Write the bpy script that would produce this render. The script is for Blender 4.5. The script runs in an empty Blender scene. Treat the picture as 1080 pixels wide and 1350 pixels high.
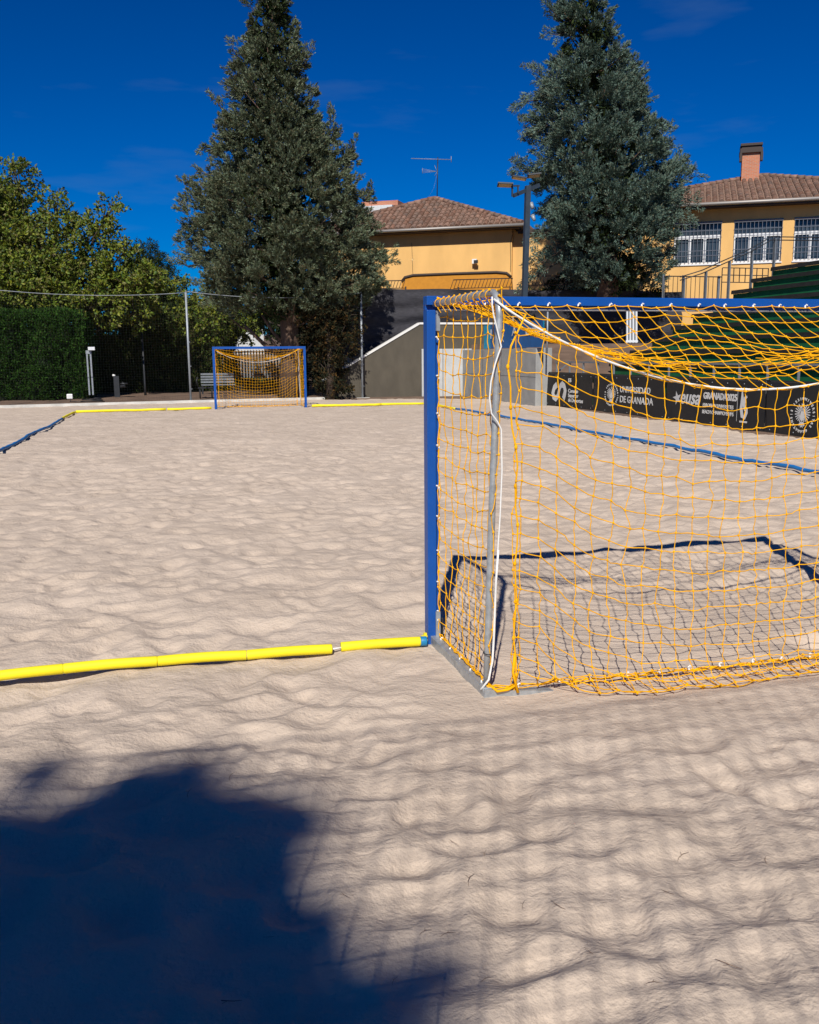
import bpy, math, random
import numpy as np
from mathutils import Vector, Matrix
random.seed(7); RNG = np.random.default_rng(7)
S = bpy.context.scene; C = S.collection
PI = math.pi

# ------------------------------------------------------------------ camera geometry (measured)
F, CX, CY, CZ, YAW, PIT, ROL = 1207.9, -1.52307, -5.29664, 1.75901, .254762, .169237, -.00803
cam_p = np.array([CX, CY, CZ])
_fw = np.array([math.sin(YAW)*math.cos(PIT), math.cos(YAW)*math.cos(PIT), -math.sin(PIT)])
_r = np.array([math.cos(YAW), -math.sin(YAW), 0.]); _u = np.cross(_r, _fw)
_r2 = _r*math.cos(ROL)+_u*math.sin(ROL); _u2 = -_r*math.sin(ROL)+_u*math.cos(ROL)
_h = np.array([math.sin(YAW), math.cos(YAW), 0.])
def ray(u, v): return _fw*F+_r2*(u-540)+_u2*(675-v)
def PZ(u, v, z=0.):
    d = ray(u, v); return cam_p+d*((z-CZ)/d[2])
def PY(u, v, Y):
    d = ray(u, v); return cam_p+d*((Y-CY)/d[1])
def PX(u, v, X):
    d = ray(u, v); return cam_p+d*((X-CX)/d[0])
def PD(u, v, D):
    d = ray(u, v); return cam_p+d*(D/(d@_h))
SUN_AZ = np.array([-.368, -.930]); SUN_EL = math.radians(41.4)

# ------------------------------------------------------------------ materials
def mat(name, col, rough=.6, metal=0., var=0., vscale=6., bump=0., bscale=40., island=None, spec=.5, sheen=0, stretch=None, trans=0.):
    m = bpy.data.materials.new(name); m.use_nodes = True
    nt = m.node_tree; N = nt.nodes; L = nt.links
    b = N['Principled BSDF']; b.inputs['Base Color'].default_value = (*col, 1)
    b.inputs['Roughness'].default_value = rough; b.inputs['Metallic'].default_value = metal
    b.inputs['Specular IOR Level'].default_value = spec
    tc = N.new('ShaderNodeTexCoord'); mp = N.new('ShaderNodeMapping'); L.new(tc.outputs['Object'], mp.inputs[0])
    if stretch: mp.inputs['Scale'].default_value = stretch
    if island:
        g = N.new('ShaderNodeNewGeometry'); cr = N.new('ShaderNodeValToRGB')
        L.new(g.outputs['Random Per Island'], cr.inputs[0])
        el = cr.color_ramp.elements
        while len(el) < len(island): el.new(.5)
        for i, c in enumerate(island):
            el[i].position = i/max(1, len(island)-1); el[i].color = (*c, 1)
        out = cr.outputs[0]
    else:
        rgb = N.new('ShaderNodeRGB'); rgb.outputs[0].default_value = (*col, 1); out = rgb.outputs[0]
    if var:
        n = N.new('ShaderNodeTexNoise'); n.inputs['Scale'].default_value = vscale; n.inputs['Detail'].default_value = 6
        L.new(mp.outputs[0], n.inputs['Vector'])
        mr = N.new('ShaderNodeMapRange'); mr.inputs[1].default_value = .3; mr.inputs[2].default_value = .7
        mr.inputs[3].default_value = 1-var; mr.inputs[4].default_value = 1+var; L.new(n.outputs['Fac'], mr.inputs[0])
        mx = N.new('ShaderNodeVectorMath'); mx.operation = 'SCALE'
        L.new(out, mx.inputs[0]); L.new(mr.outputs[0], mx.inputs['Scale']); out = mx.outputs[0]
    if island or var: L.new(out, b.inputs['Base Color'])
    if bump:
        n2 = N.new('ShaderNodeTexNoise'); n2.inputs['Scale'].default_value = bscale; n2.inputs['Detail'].default_value = 4
        L.new(mp.outputs[0], n2.inputs['Vector'])
        bp = N.new('ShaderNodeBump'); bp.inputs['Strength'].default_value = 1; bp.inputs['Distance'].default_value = bump
        L.new(n2.outputs['Fac'], bp.inputs['Height']); L.new(bp.outputs[0], b.inputs['Normal'])
    return m
M = {}
M['blue'] = mat('blue_paint', (.002, .072, .34), .4, var=.06, vscale=9)
M['galv'] = mat('galvanised', (.40, .43, .45), .4, .45, var=.22, vscale=25, bump=.0006, bscale=60)
M['galvlight'] = mat('galvanised_light', (.30, .33, .36), .5, .3, var=.15, vscale=20)
M['orange'] = mat('orange_cord', (.90, .44, .004), .7, var=.2, vscale=12, bump=.0006, bscale=900, spec=.15)
M['white'] = mat('white_plastic', (.8, .8, .78), .45, var=.05)
M['rope'] = mat('white_rope', (.78, .78, .76), .7, bump=.0012, bscale=250)
M['yellow'] = mat('yellow_foam', (.88, .74, .01), .68, var=.07, vscale=5, bump=.001, bscale=40)
M['padblue'] = mat('blue_foam', (.012, .16, .45), .5, var=.15, vscale=8)
M['tapeblue'] = mat('blue_tape', (.01, .2, .42), .45)
M['black'] = mat('black_strap', (.015, .015, .017), .5)
M['dkmetal'] = mat('dark_metal', (.03, .033, .038), .5, .3, var=.2)
M['lamp'] = mat('lamp_grey_paint', (.035, .05, .068), .5, .2, var=.15)
M['stucco'] = mat('olive_stucco', (.092, .079, .058), .9, var=.14, vscale=2.5, bump=.01, bscale=60, stretch=(1, 1, .5))
M['stucco2'] = mat('olive_stucco_pale', (.13, .12, .09), .9, var=.15, vscale=3, bump=.006, bscale=50)
M['concrete'] = mat('concrete', (.30, .30, .285), .85, var=.13, vscale=2.2, bump=.004, bscale=40)
M['concpale'] = mat('pale_concrete', (.50, .51, .50), .8, var=.08, vscale=3, bump=.003, bscale=30)
M['kerb'] = mat('kerb_concrete', (.55, .54, .5), .8, var=.2, vscale=3)
M['coping'] = mat('white_coping', (.75, .74, .7), .6)
M['cloth'] = mat('shade_cloth', (.034, .033, .040), .85, var=.35, vscale=5, bump=.01, bscale=12, stretch=(1, 1, 4))
M['ban'] = mat('black_vinyl', (.009, .009, .010), .6, var=.2, vscale=4, bump=.002, bscale=6)
M['bluev'] = mat('blue_vinyl', (.012, .10, .30), .45, var=.15, vscale=3)
M['cyan'] = mat('cyan_vinyl', (.0, .30, .50), .45)
M['letter'] = mat('white_print', (.62, .62, .6), .5)
M['ochre'] = mat('ochre_render', (.73, .435, .15), .85, var=.12, vscale=1.0, bump=.004, bscale=30, stretch=(1, 1, .35))
M['orangewall'] = mat('orange_render', (.55, .23, .02), .85, var=.08)
M['brown'] = mat('dark_brown', (.045, .03, .024), .7)
M['gutter'] = mat('gutter_metal', (.30, .28, .26), .5, .4)
M['tile'] = mat('terracotta', (.3, .14, .09), .85, island=[(.14, .075, .05), (.22, .115, .075), (.18, .12, .09), (.29, .17, .12), (.12, .085, .068)], var=.22, vscale=5)
M['brick'] = None
M['glass'] = mat('window_glass', (.035, .05, .065), .08, var=.4, vscale=.8)
M['winframe'] = mat('white_window_frame', (.7, .72, .74), .5)
M['bar'] = mat('window_bar', (.12, .13, .16), .5, .4)
M['green'] = mat('green_terrace_paint', (.010, .13, .045), .6, var=.22, vscale=3)
M['seat'] = mat('dark_bench_board', (.022, .019, .017), .75, var=.25, vscale=4)
M['bark'] = mat('bark', (.12, .075, .052), .95, var=.4, vscale=7, bump=.03, bscale=14, stretch=(1, 1, .3))
M['barkdk'] = mat('dark_bark', (.06, .042, .03), .95, var=.3, vscale=6, bump=.02, bscale=12, stretch=(1, 1, .3))
M['con1'] = mat('cypress_foliage', (.07, .09, .07), .75, island=[(.035, .045, .02), (.12, .155, .085), (.07, .09, .04), (.13, .10, .05), (.21, .27, .18), (.06, .085, .045)], spec=.25)
M['con2'] = mat('blue_cypress_foliage', (.07, .1, .09), .75, island=[(.04, .07, .048), (.11, .18, .14), (.07, .11, .078), (.18, .27, .225), (.13, .12, .07), (.085, .14, .11)], spec=.25)
M['dec'] = mat('yellow_green_leaves', (.12, .15, .02), .6, island=[(.04, .085, .010), (.11, .16, .010), (.18, .19, .012), (.07, .12, .010), (.14, .12, .03), (.03, .06, .010)], spec=.35)
M['hedge'] = mat('hedge_foliage', (.02, .06, .01), .8, island=[(.008, .026, .005), (.022, .065, .009), (.04, .095, .012), (.013, .042, .007), (.04, .045, .014)], spec=.1)
M['hedge2'] = mat('brownish_hedge_foliage', (.03, .05, .01), .8, island=[(.022, .042, .010), (.052, .085, .018), (.11, .075, .04), (.035, .065, .014), (.075, .11, .022)], spec=.1)
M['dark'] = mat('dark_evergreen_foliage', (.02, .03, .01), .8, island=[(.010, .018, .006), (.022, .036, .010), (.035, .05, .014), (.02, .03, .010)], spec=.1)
M['autumn'] = mat('rusty_evergreen_foliage', (.03, .03, .01), .8, island=[(.010, .014, .006), (.015, .018, .007), (.022, .018, .008), (.085, .045, .012), (.014, .018, .008), (.012, .015, .006)], spec=.15)
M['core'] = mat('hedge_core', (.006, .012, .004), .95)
M['grass'] = mat('grass_green', (.10, .14, .03), .9, var=.4, vscale=4)
M['render'] = mat('pale_render', (.6, .62, .62), .85, var=.1)
M['rail'] = mat('rail_grey_steel', (.22, .24, .26), .5, .4, var=.15, vscale=9)
M['lampglow'] = mat('lamp_lens', (.55, .38, .2), .3)
M['bank'] = mat('bank_soil', (.2, .14, .1), .95, var=.4, vscale=9, bump=.05, bscale=9)
M['net'] = mat('dark_green_net', (.03, .04, .04), .7)
M['twig'] = mat('dry_twig', (.17, .10, .06), .9)
def brickmat():
    m = bpy.data.materials.new('brick'); m.use_nodes = True; nt = m.node_tree; N = nt.nodes; L = nt.links
    b = N['Principled BSDF']; b.inputs['Roughness'].default_value = .9
    t = N.new('ShaderNodeTexBrick'); tc = N.new('ShaderNodeTexCoord'); sx = N.new('ShaderNodeSeparateXYZ'); cx = N.new('ShaderNodeCombineXYZ')
    L.new(tc.outputs['Object'], sx.inputs[0]); ad = N.new('ShaderNodeMath'); L.new(sx.outputs[0], ad.inputs[0]); L.new(sx.outputs[1], ad.inputs[1])
    L.new(ad.outputs[0], cx.inputs[0]); L.new(sx.outputs[2], cx.inputs[1]); L.new(cx.outputs[0], t.inputs['Vector'])
    t.inputs['Scale'].default_value = 1; t.inputs['Brick Width'].default_value = .24; t.inputs['Row Height'].default_value = .07
    t.inputs['Mortar Size'].default_value = .012
    t.inputs['Color1'].default_value = (.56, .18, .08, 1); t.inputs['Color2'].default_value = (.46, .14, .065, 1); t.inputs['Mortar'].default_value = (.4, .27, .2, 1)
    L.new(t.outputs['Color'], b.inputs['Base Color']); return m
M['brick'] = brickmat()
def sandmat():
    m = bpy.data.materials.new('sand'); m.use_nodes = True; nt = m.node_tree; N = nt.nodes; L = nt.links
    b = N['Principled BSDF']; b.inputs['Roughness'].default_value = .95; b.inputs['Specular IOR Level'].default_value = .1
    tc = N.new('ShaderNodeTexCoord')
    def noise(s, d, r=.5):
        n = N.new('ShaderNodeTexNoise'); n.inputs['Scale'].default_value = s; n.inputs['Detail'].default_value = d; n.inputs['Roughness'].default_value = r
        L.new(tc.outputs['Object'], n.inputs['Vector']); return n
    n1 = noise(1.1, 5); n2 = noise(900, 2, .8)
    cr = N.new('ShaderNodeValToRGB'); el = cr.color_ramp.elements
    el[0].position = .3; el[0].color = (.515, .42, .335, 1); el[1].position = .7; el[1].color = (.60, .495, .40, 1)
    L.new(n1.outputs['Fac'], cr.inputs[0])
    mr = N.new('ShaderNodeMapRange'); mr.inputs[1].default_value = .25; mr.inputs[2].default_value = .75; mr.inputs[3].default_value = .84; mr.inputs[4].default_value = 1.14
    L.new(n2.outputs['Fac'], mr.inputs[0]); mx = N.new('ShaderNodeVectorMath'); mx.operation = 'SCALE'
    L.new(cr.outputs[0], mx.inputs[0]); L.new(mr.outputs[0], mx.inputs['Scale']); L.new(mx.outputs[0], b.inputs['Base Color'])
    a = noise(38, 5, .6); c = noise(420, 2, .7); e = noise(9, 4, .6)
    ma = N.new('ShaderNodeMath'); ma.operation = 'MULTIPLY'; ma.inputs[1].default_value = .10; L.new(c.outputs['Fac'], ma.inputs[0])
    mb = N.new('ShaderNodeMath'); mb.operation = 'ADD'; L.new(a.outputs['Fac'], mb.inputs[0]); L.new(ma.outputs[0], mb.inputs[1])
    mc = N.new('ShaderNodeMath'); mc.operation = 'MULTIPLY_ADD'; mc.inputs[1].default_value = 2.6; L.new(e.outputs['Fac'], mc.inputs[0]); L.new(mb.outputs[0], mc.inputs[2])
    bp = N.new('ShaderNodeBump'); bp.inputs['Distance'].default_value = .009; bp.inputs['Strength'].default_value = .9
    L.new(mc.outputs[0], bp.inputs['Height']); L.new(bp.outputs[0], b.inputs['Normal'])
    return m
M['sand'] = sandmat()
def groundmat():
    m = mat('soil', (.155, .10, .068), .95, var=.3, vscale=1.3, bump=.03, bscale=12); return m
M['soil'] = groundmat()

# ------------------------------------------------------------------ mesh helpers
class MB:
    def __init__(s): s.v = []; s.f = []; s.mi = []; s.mats = []; s.cur = 0; s.sm = []
    def use(s, key):
        m = M[key]
        if m not in s.mats: s.mats.append(m)
        s.cur = s.mats.index(m); return s
    def add(s, V, Fc, smooth=False):
        o = len(s.v); s.v += [tuple(float(a) for a in p) for p in V]
        for f in Fc: s.f.append(tuple(i+o for i in f)); s.mi.append(s.cur); s.sm.append(smooth)
        return s
    def box(s, x0, x1, y0, y1, z0, z1, T=None):
        V = [(x, y, z) for z in (z0, z1) for (x, y) in ((x0, y0), (x1, y0), (x1, y1), (x0, y1))]
        if T is not None: V = [tuple(T @ Vector(p)) for p in V]
        return s.add(V, [(0, 3, 2, 1), (4, 5, 6, 7), (0, 1, 5, 4), (1, 2, 6, 5), (2, 3, 7, 6), (3, 0, 4, 7)])
    def beam(s, a, b, w, h, up=(0, 0, 1)):
        a = Vector(a); b = Vector(b); d = (b-a); L = d.length; d.normalize(); up = Vector(up)
        if abs(d.dot(up)) > .98: up = Vector((0, 1, 0))
        x = d.cross(up).normalized(); z = x.cross(d).normalized()
        V = []
        for p in (a, b):
            for (i, j) in ((-1, -1), (1, -1), (1, 1), (-1, 1)): V.append(p+x*i*w/2+z*j*h/2)
        return s.add(V, [(0, 1, 2, 3), (7, 6, 5, 4), (0, 4, 5, 1), (1, 5, 6, 2), (2, 6, 7, 3), (3, 7, 4, 0)])
    def tube(s, pts, r, n=8, caps=True, smooth=True):
        P = [Vector(p) for p in pts]; rr = r if hasattr(r, '__len__') else [r]*len(P)
        V = []; Fc = []; px = None
        for i, p in enumerate(P):
            d = (P[min(i+1, len(P)-1)]-P[max(i-1, 0)])
            if d.length < 1e-9: d = Vector((0, 0, 1))
            d.normalize()
            if px is None:
                a = Vector((0, 0, 1)) if abs(d.z) < .9 else Vector((1, 0, 0)); x = d.cross(a).normalized()
            else:
                x = px-d*px.dot(d)
                x = x.normalized() if x.length > 1e-6 else d.orthogonal().normalized()
            px = x; y = d.cross(x)
            for k in range(n):
                t = 2*PI*k/n; V.append(p+(x*math.cos(t)+y*math.sin(t))*rr[i])
        for i in range(len(P)-1):
            for k in range(n):
                a = i*n+k; b = i*n+(k+1) % n; Fc.append((a, b, b+n, a+n))
        s.add(V, Fc, smooth)
        if caps:
            o = len(s.v)-len(V)
            s.f.append(tuple(o+k for k in range(n))[::-1]); s.mi.append(s.cur); s.sm.append(False)
            s.f.append(tuple(o+(len(P)-1)*n+k for k in range(n))); s.mi.append(s.cur); s.sm.append(False)
        return s
    def ball(s, c, r, sc=(1, 1, 1), n=6, m=4):
        V = [(c[0], c[1], c[2]-r*sc[2])]
        for j in range(1, m):
            ph = -PI/2+PI*j/m
            for i in range(n):
                t = 2*PI*i/n; V.append((c[0]+r*sc[0]*math.cos(ph)*math.cos(t), c[1]+r*sc[1]*math.cos(ph)*math.sin(t), c[2]+r*sc[2]*math.sin(ph)))
        V.append((c[0], c[1], c[2]+r*sc[2])); Fc = []
        for i in range(n): Fc.append((0, 1+(i+1) % n, 1+i))
        for j in range(m-2):
            for i in range(n): a = 1+j*n+i; b = 1+j*n+(i+1) % n; Fc.append((a, b, b+n, a+n))
        t = len(V)-1
        for i in range(n): Fc.append((t, 1+(m-2)*n+i, 1+(m-2)*n+(i+1) % n))
        return s.add(V, Fc, True)
    def grid(s, G, smooth=True, closed=False):
        n = len(G); m = len(G[0]); V = [p for r in G for p in r]
        return s.add(V, [(i*m+j, i*m+j+1, (i+1)*m+j+1, (i+1)*m+j) for i in range(n-1) for j in range(m-1)], smooth)
    def build(s, name, parent=None, label=None):
        me = bpy.data.meshes.new(name); me.from_pydata(s.v, [], s.f)
        for m in s.mats: me.materials.append(m)
        me.polygons.foreach_set('material_index', s.mi); me.polygons.foreach_set('use_smooth', s.sm); me.update()
        o = bpy.data.objects.new(name, me); C.objects.link(o)
        if parent is not None: o.parent = parent
        if label: o['label'] = label
        return o
def npmesh(name, V, Fq, m, parent=None, smooth=False):
    me = bpy.data.meshes.new(name); k = Fq.shape[1]; n = len(Fq)
    me.vertices.add(len(V)); me.vertices.foreach_set('co', V.astype(np.float32).ravel())
    me.loops.add(n*k); me.loops.foreach_set('vertex_index', Fq.astype(np.int32).ravel())
    me.polygons.add(n); me.polygons.foreach_set('loop_start', np.arange(0, n*k, k, dtype=np.int32))
    me.polygons.foreach_set('loop_total', np.full(n, k, dtype=np.int32))
    me.polygons.foreach_set('use_smooth', np.full(n, smooth)); me.update(calc_edges=True)
    me.materials.append(m); o = bpy.data.objects.new(name, me); C.objects.link(o)
    if parent is not None: o.parent = parent
    return o
def thing(name, label, cat, loc=(0, 0, 0), rz=0, group=None):
    o = bpy.data.objects.new(name, None); C.objects.link(o); o.empty_display_size = .2
    o.location = [float(a) for a in loc]; o.rotation_euler = (0, 0, rz); o['label'] = label; o['category'] = cat
    if group: o['group'] = group
    return o
def tag(o, label, cat, group=None, kind=None):
    o['label'] = label; o['category'] = cat
    if group: o['group'] = group
    if kind: o['kind'] = kind
    return o
def struct(o): o['kind'] = 'structure'; return o
def copy_tree(o, parent=None):
    c = o.copy(); C.objects.link(c)
    if parent is not None: c.parent = parent
    for ch in [x for x in bpy.data.objects if x.parent == o]: copy_tree(ch, c)
    return c
def text(s, size, name, parent, m, T, bold=0., shear=0., space=1., align='LEFT', disp=None, xs=1.):
    cu = bpy.data.curves.new('txt', 'FONT'); cu.body = s; cu.size = size; cu.extrude = .003; cu.offset = bold; cu.shear = shear
    cu.space_character = space; cu.align_x = align; cu.resolution_u = 3
    o = bpy.data.objects.new('txt', cu); C.objects.link(o); bpy.context.view_layer.update()
    dg = bpy.context.evaluated_depsgraph_get(); me = bpy.data.meshes.new_from_object(o.evaluated_get(dg))
    bpy.data.objects.remove(o); me.materials.clear(); me.materials.append(m); me.name = name
    for v in me.vertices:
        v.co.x *= xs
        v.co = T @ v.co
        if disp: v.co = disp(v.co)
    r = bpy.data.objects.new(name, me); C.objects.link(r); r.parent = parent; return r
def vnoise(x, y, seed=0):
    # smooth value noise (numpy)
    x = np.asarray(x, float); y = np.asarray(y, float)
    xi = np.floor(x).astype(int); yi = np.floor(y).astype(int); fx = x-xi; fy = y-yi
    fx = fx*fx*(3-2*fx); fy = fy*fy*(3-2*fy)
    def h(a, b):
        n = (a*374761393+b*668265263+seed*1442695041) & 0x7fffffff
        n = ((n ^ (n >> 13))*1274126177) & 0x7fffffff
        return (n & 0xffff)/65535.
    return (h(xi, yi)*(1-fx)+h(xi+1, yi)*fx)*(1-fy)+(h(xi, yi+1)*(1-fx)+h(xi+1, yi+1)*fx)*fy

# ------------------------------------------------------------------ sand
def axis(segs):
    out = [segs[0][0]]
    for a, b, st in segs:
        n = max(1, int(round((b-a)/st))); out += list(np.linspace(a, b, n+1)[1:])
    return np.array(out)
KERB = [(-14., 29.7), (-7.43, 30.75), (-.73, 31.85), (4.7, 32.35), (10.7, 30.4)]
def build_sand():
    X = axis([(-30, -10, .6), (-10, -4.6, .07), (-4.6, -2.6, .035), (-2.6, 3.2, .02), (3.2, 6, .035), (6, 11.15, .06)])
    Y = axis([(-16, -5, .35), (-5, -3.6, .06), (-3.6, -.2, .017), (-.2, 3., .025), (3., 8, .035), (8, 14, .05), (14, 32.2, .09)])
    H = np.zeros((len(Y), len(X)), float)
    rng = np.random.default_rng(11)
    # footprints: cusped hollows, merged by minimum
    n = 17000
    cx = rng.uniform(-10, 11.2, n); cy = rng.uniform(-5.5, 33, n)
    D = np.zeros_like(H)
    def stamp(x0, y0, a, b, th, d, p=1.15):
        R = 1.9*max(a, b)
        i0, i1 = np.searchsorted(X, [x0-R, x0+R]); j0, j1 = np.searchsorted(Y, [y0-R, y0+R])
        if i1 <= i0 or j1 <= j0: return
        gx = X[i0:i1][None, :]-x0; gy = Y[j0:j1][:, None]-y0
        u = (gx*math.cos(th)+gy*math.sin(th))/a; v = (-gx*math.sin(th)+gy*math.cos(th))/b
        q = u*u+v*v
        hh = -d*np.exp(-q**p)
        D[j0:j1, i0:i1] = np.minimum(D[j0:j1, i0:i1], hh)
    for k in range(n):
        stamp(cx[k], cy[k], rng.uniform(.10, .25), rng.uniform(.07, .15), rng.normal(.25, .8), rng.uniform(.008, .060))
    # smaller details in the near area
    D2 = D.copy(); D[:] = 0
    for k in range(5200):
        stamp(rng.uniform(-6, 7), rng.uniform(-4, 12), rng.uniform(.04, .12), rng.uniform(.03, .065), rng.normal(.2, .9), rng.uniform(.003, .020))
    XX, YY = np.meshgrid(X, Y)
    W = (vnoise(XX*.55, YY*.55, 1)-.5)*.07+(vnoise(XX*1.6+9, YY*2.1, 2)-.5)*.035+(vnoise(XX*4.3+3, YY*6, 3)-.5)*.012
    amp = np.ones_like(H)
    # calmer, swept sand round the goal base and in front of it
    dgoal = np.maximum(np.maximum(-.05-XX, XX-3.1), np.maximum(-1.25-YY, YY-.05)); dgoal = np.clip(dgoal, 0, None)
    calm = np.clip(dgoal/.7, 0, 1); calm = .25+.75*calm*calm*(3-2*calm)
    far = np.clip((YY-9)/15, 0, 1); amp = calm*(1-.45*far)
    nearb = np.clip((-YY-.6)/1.2, 0, 1)*.25
    H = (D2+.022)*amp*.88*(1+nearb)+D*amp*.8+W*amp
    # small ridges like ripples around the near field
    rip = np.abs(vnoise(XX*2.2+.8*YY, YY*5.2-.9*XX, 6)-.5)
    H += (.5-rip)*(.020+.018*np.clip((-YY-.2)/1., 0, 1))*amp*np.clip((6-YY)/5, .0, 1)-.006
    # keep it under the kerb/terraces at its edges
    H += (np.abs(vnoise(XX*7+2*YY, YY*9-XX, 21)-.5)-.25)*-.012*amp+(vnoise(XX*15, YY*17, 22)-.5)*.0045*amp
    edge = np.clip((np.abs(XX-0)-0), 0, None)
    # pit beside the goal's far side
    H -= .10*np.exp(-(((XX-2.35)/.22)**2+((YY+.62)/.10)**2))
    kx = [p[0] for p in KERB]; ky = [p[1] for p in KERB]
    V = np.stack([XX, YY, H], -1)
    # end the sheet along the kerb line
    lim = np.interp(XX, [-30]+kx, [27.2]+ky)
    t = np.clip((YY-26)/(32.2-26), 0, 1); V[..., 1] = np.where(YY > 26, 26+t*(lim-26), YY)
    ny, nx = H.shape; idx = np.arange(ny*nx).reshape(ny, nx)
    Fq = np.stack([idx[:-1, :-1], idx[:-1, 1:], idx[1:, 1:], idx[1:, :-1]], -1).reshape(-1, 4)
    o = npmesh('sand', V.reshape(-1, 3), Fq, M['sand'], smooth=True); struct(o)
    def hz(x, y):
        i = min(max(np.searchsorted(X, x), 1), len(X)-1); j = min(max(np.searchsorted(Y, y), 1), len(Y)-1); return float(H[j, i])
    return hz
hz = build_sand()

# ------------------------------------------------------------------ ground with the terrace behind
def ss(a, b, x):
    t = np.clip((x-a)/(b-a), 0, 1); return t*t*(3-2*t)
def gh(x, y):
    z = .03+.012*np.clip(y-33, 0, 40)+0*x
    kl = np.interp(x, [-30]+[p[0] for p in KERB]+[11], [27.2]+[p[1] for p in KERB]+[30.2])
    bank = (.95+.24*(y-25.5))*ss(25, 26, y)*ss(10.85, 11.05, x)
    bank = np.minimum(bank, 2.2)
    z = np.maximum(z, bank)
    ter = 4.1*ss(35.2, 38.5, y)*ss(7.5, 9., x)
    z = np.maximum(z, ter)
    inside = (y < kl+.02) & (x < 11.0) & (x > -29)
    z = np.where(inside, -.4, z)
    return z
gx = axis([(-600, -60, 30), (-60, -14, 3), (-14, 14, .4), (14, 60, 2), (60, 600, 30)])
gy = axis([(-600, -40, 40), (-40, 22, 3), (22, 46, .4), (46, 100, 3), (100, 900, 50)])
GX, GY = np.meshgrid(gx, gy); GZ = gh(GX, GY)+(vnoise(GX*.8, GY*.8, 9)-.5)*.06*(np.abs(GX) < 60)
idx = np.arange(GX.size).reshape(GX.shape)
gq = np.stack([idx[:-1, :-1], idx[:-1, 1:], idx[1:, 1:], idx[1:, :-1]], -1).reshape(-1, 4)
struct(npmesh('ground', np.stack([GX, GY, GZ], -1).reshape(-1, 3), gq, M['soil'], smooth=True))
# kerb
kb = MB().use('kerb')
for i in range(3):
    a = Vector((*KERB[i], .03)); b = Vector((*KERB[i+1], .03)); kb.beam(a, b, .14, .13)
struct(kb.build('kerb'))

# ------------------------------------------------------------------ handball goal
WG, HG, PB = 3.08, 2.10, .08
def netcords(mb, G, r, knot, jit=.006, seed=1, rows=True, cols=True, n=4, sub=3, skip_row=()):
    rg = random.Random(seed)
    nr, nc = len(G), len(G[0])
    G = [[Vector(p)+Vector((rg.gauss(0, jit), rg.gauss(0, jit), rg.gauss(0, jit))) for p in row] for row in G]
    def line(pts):
        out = []
        for a, b in zip(pts[:-1], pts[1:]):
            out.append(a); L = (b-a).length
            for k in range(1, sub):
                t = k/sub; out.append(a.lerp(b, t)+Vector((rg.gauss(0, jit*.45), rg.gauss(0, jit*.45), rg.gauss(0, jit*.3)-.03*L*math.sin(PI*t))))
        out.append(pts[-1]); mb.tube(out, r, n, caps=False)
    if rows:
        for i in range(nr):
            if i in skip_row: continue
            line(G[i])
    if cols:
        for j in range(nc): line([G[i][j] for i in range(nr)])
    for row in G:
        for p in row: mb.ball(p, knot, (1.1, 1.1, 1.3), 5, 4)
    return G
def sstep(t): t = min(max(t, 0), 1); return t*t*(3-2*t)
TY = -.92
def tubex(s, z): return .03+.06*z/2.07     # the rear tube leans in at its top
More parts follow.
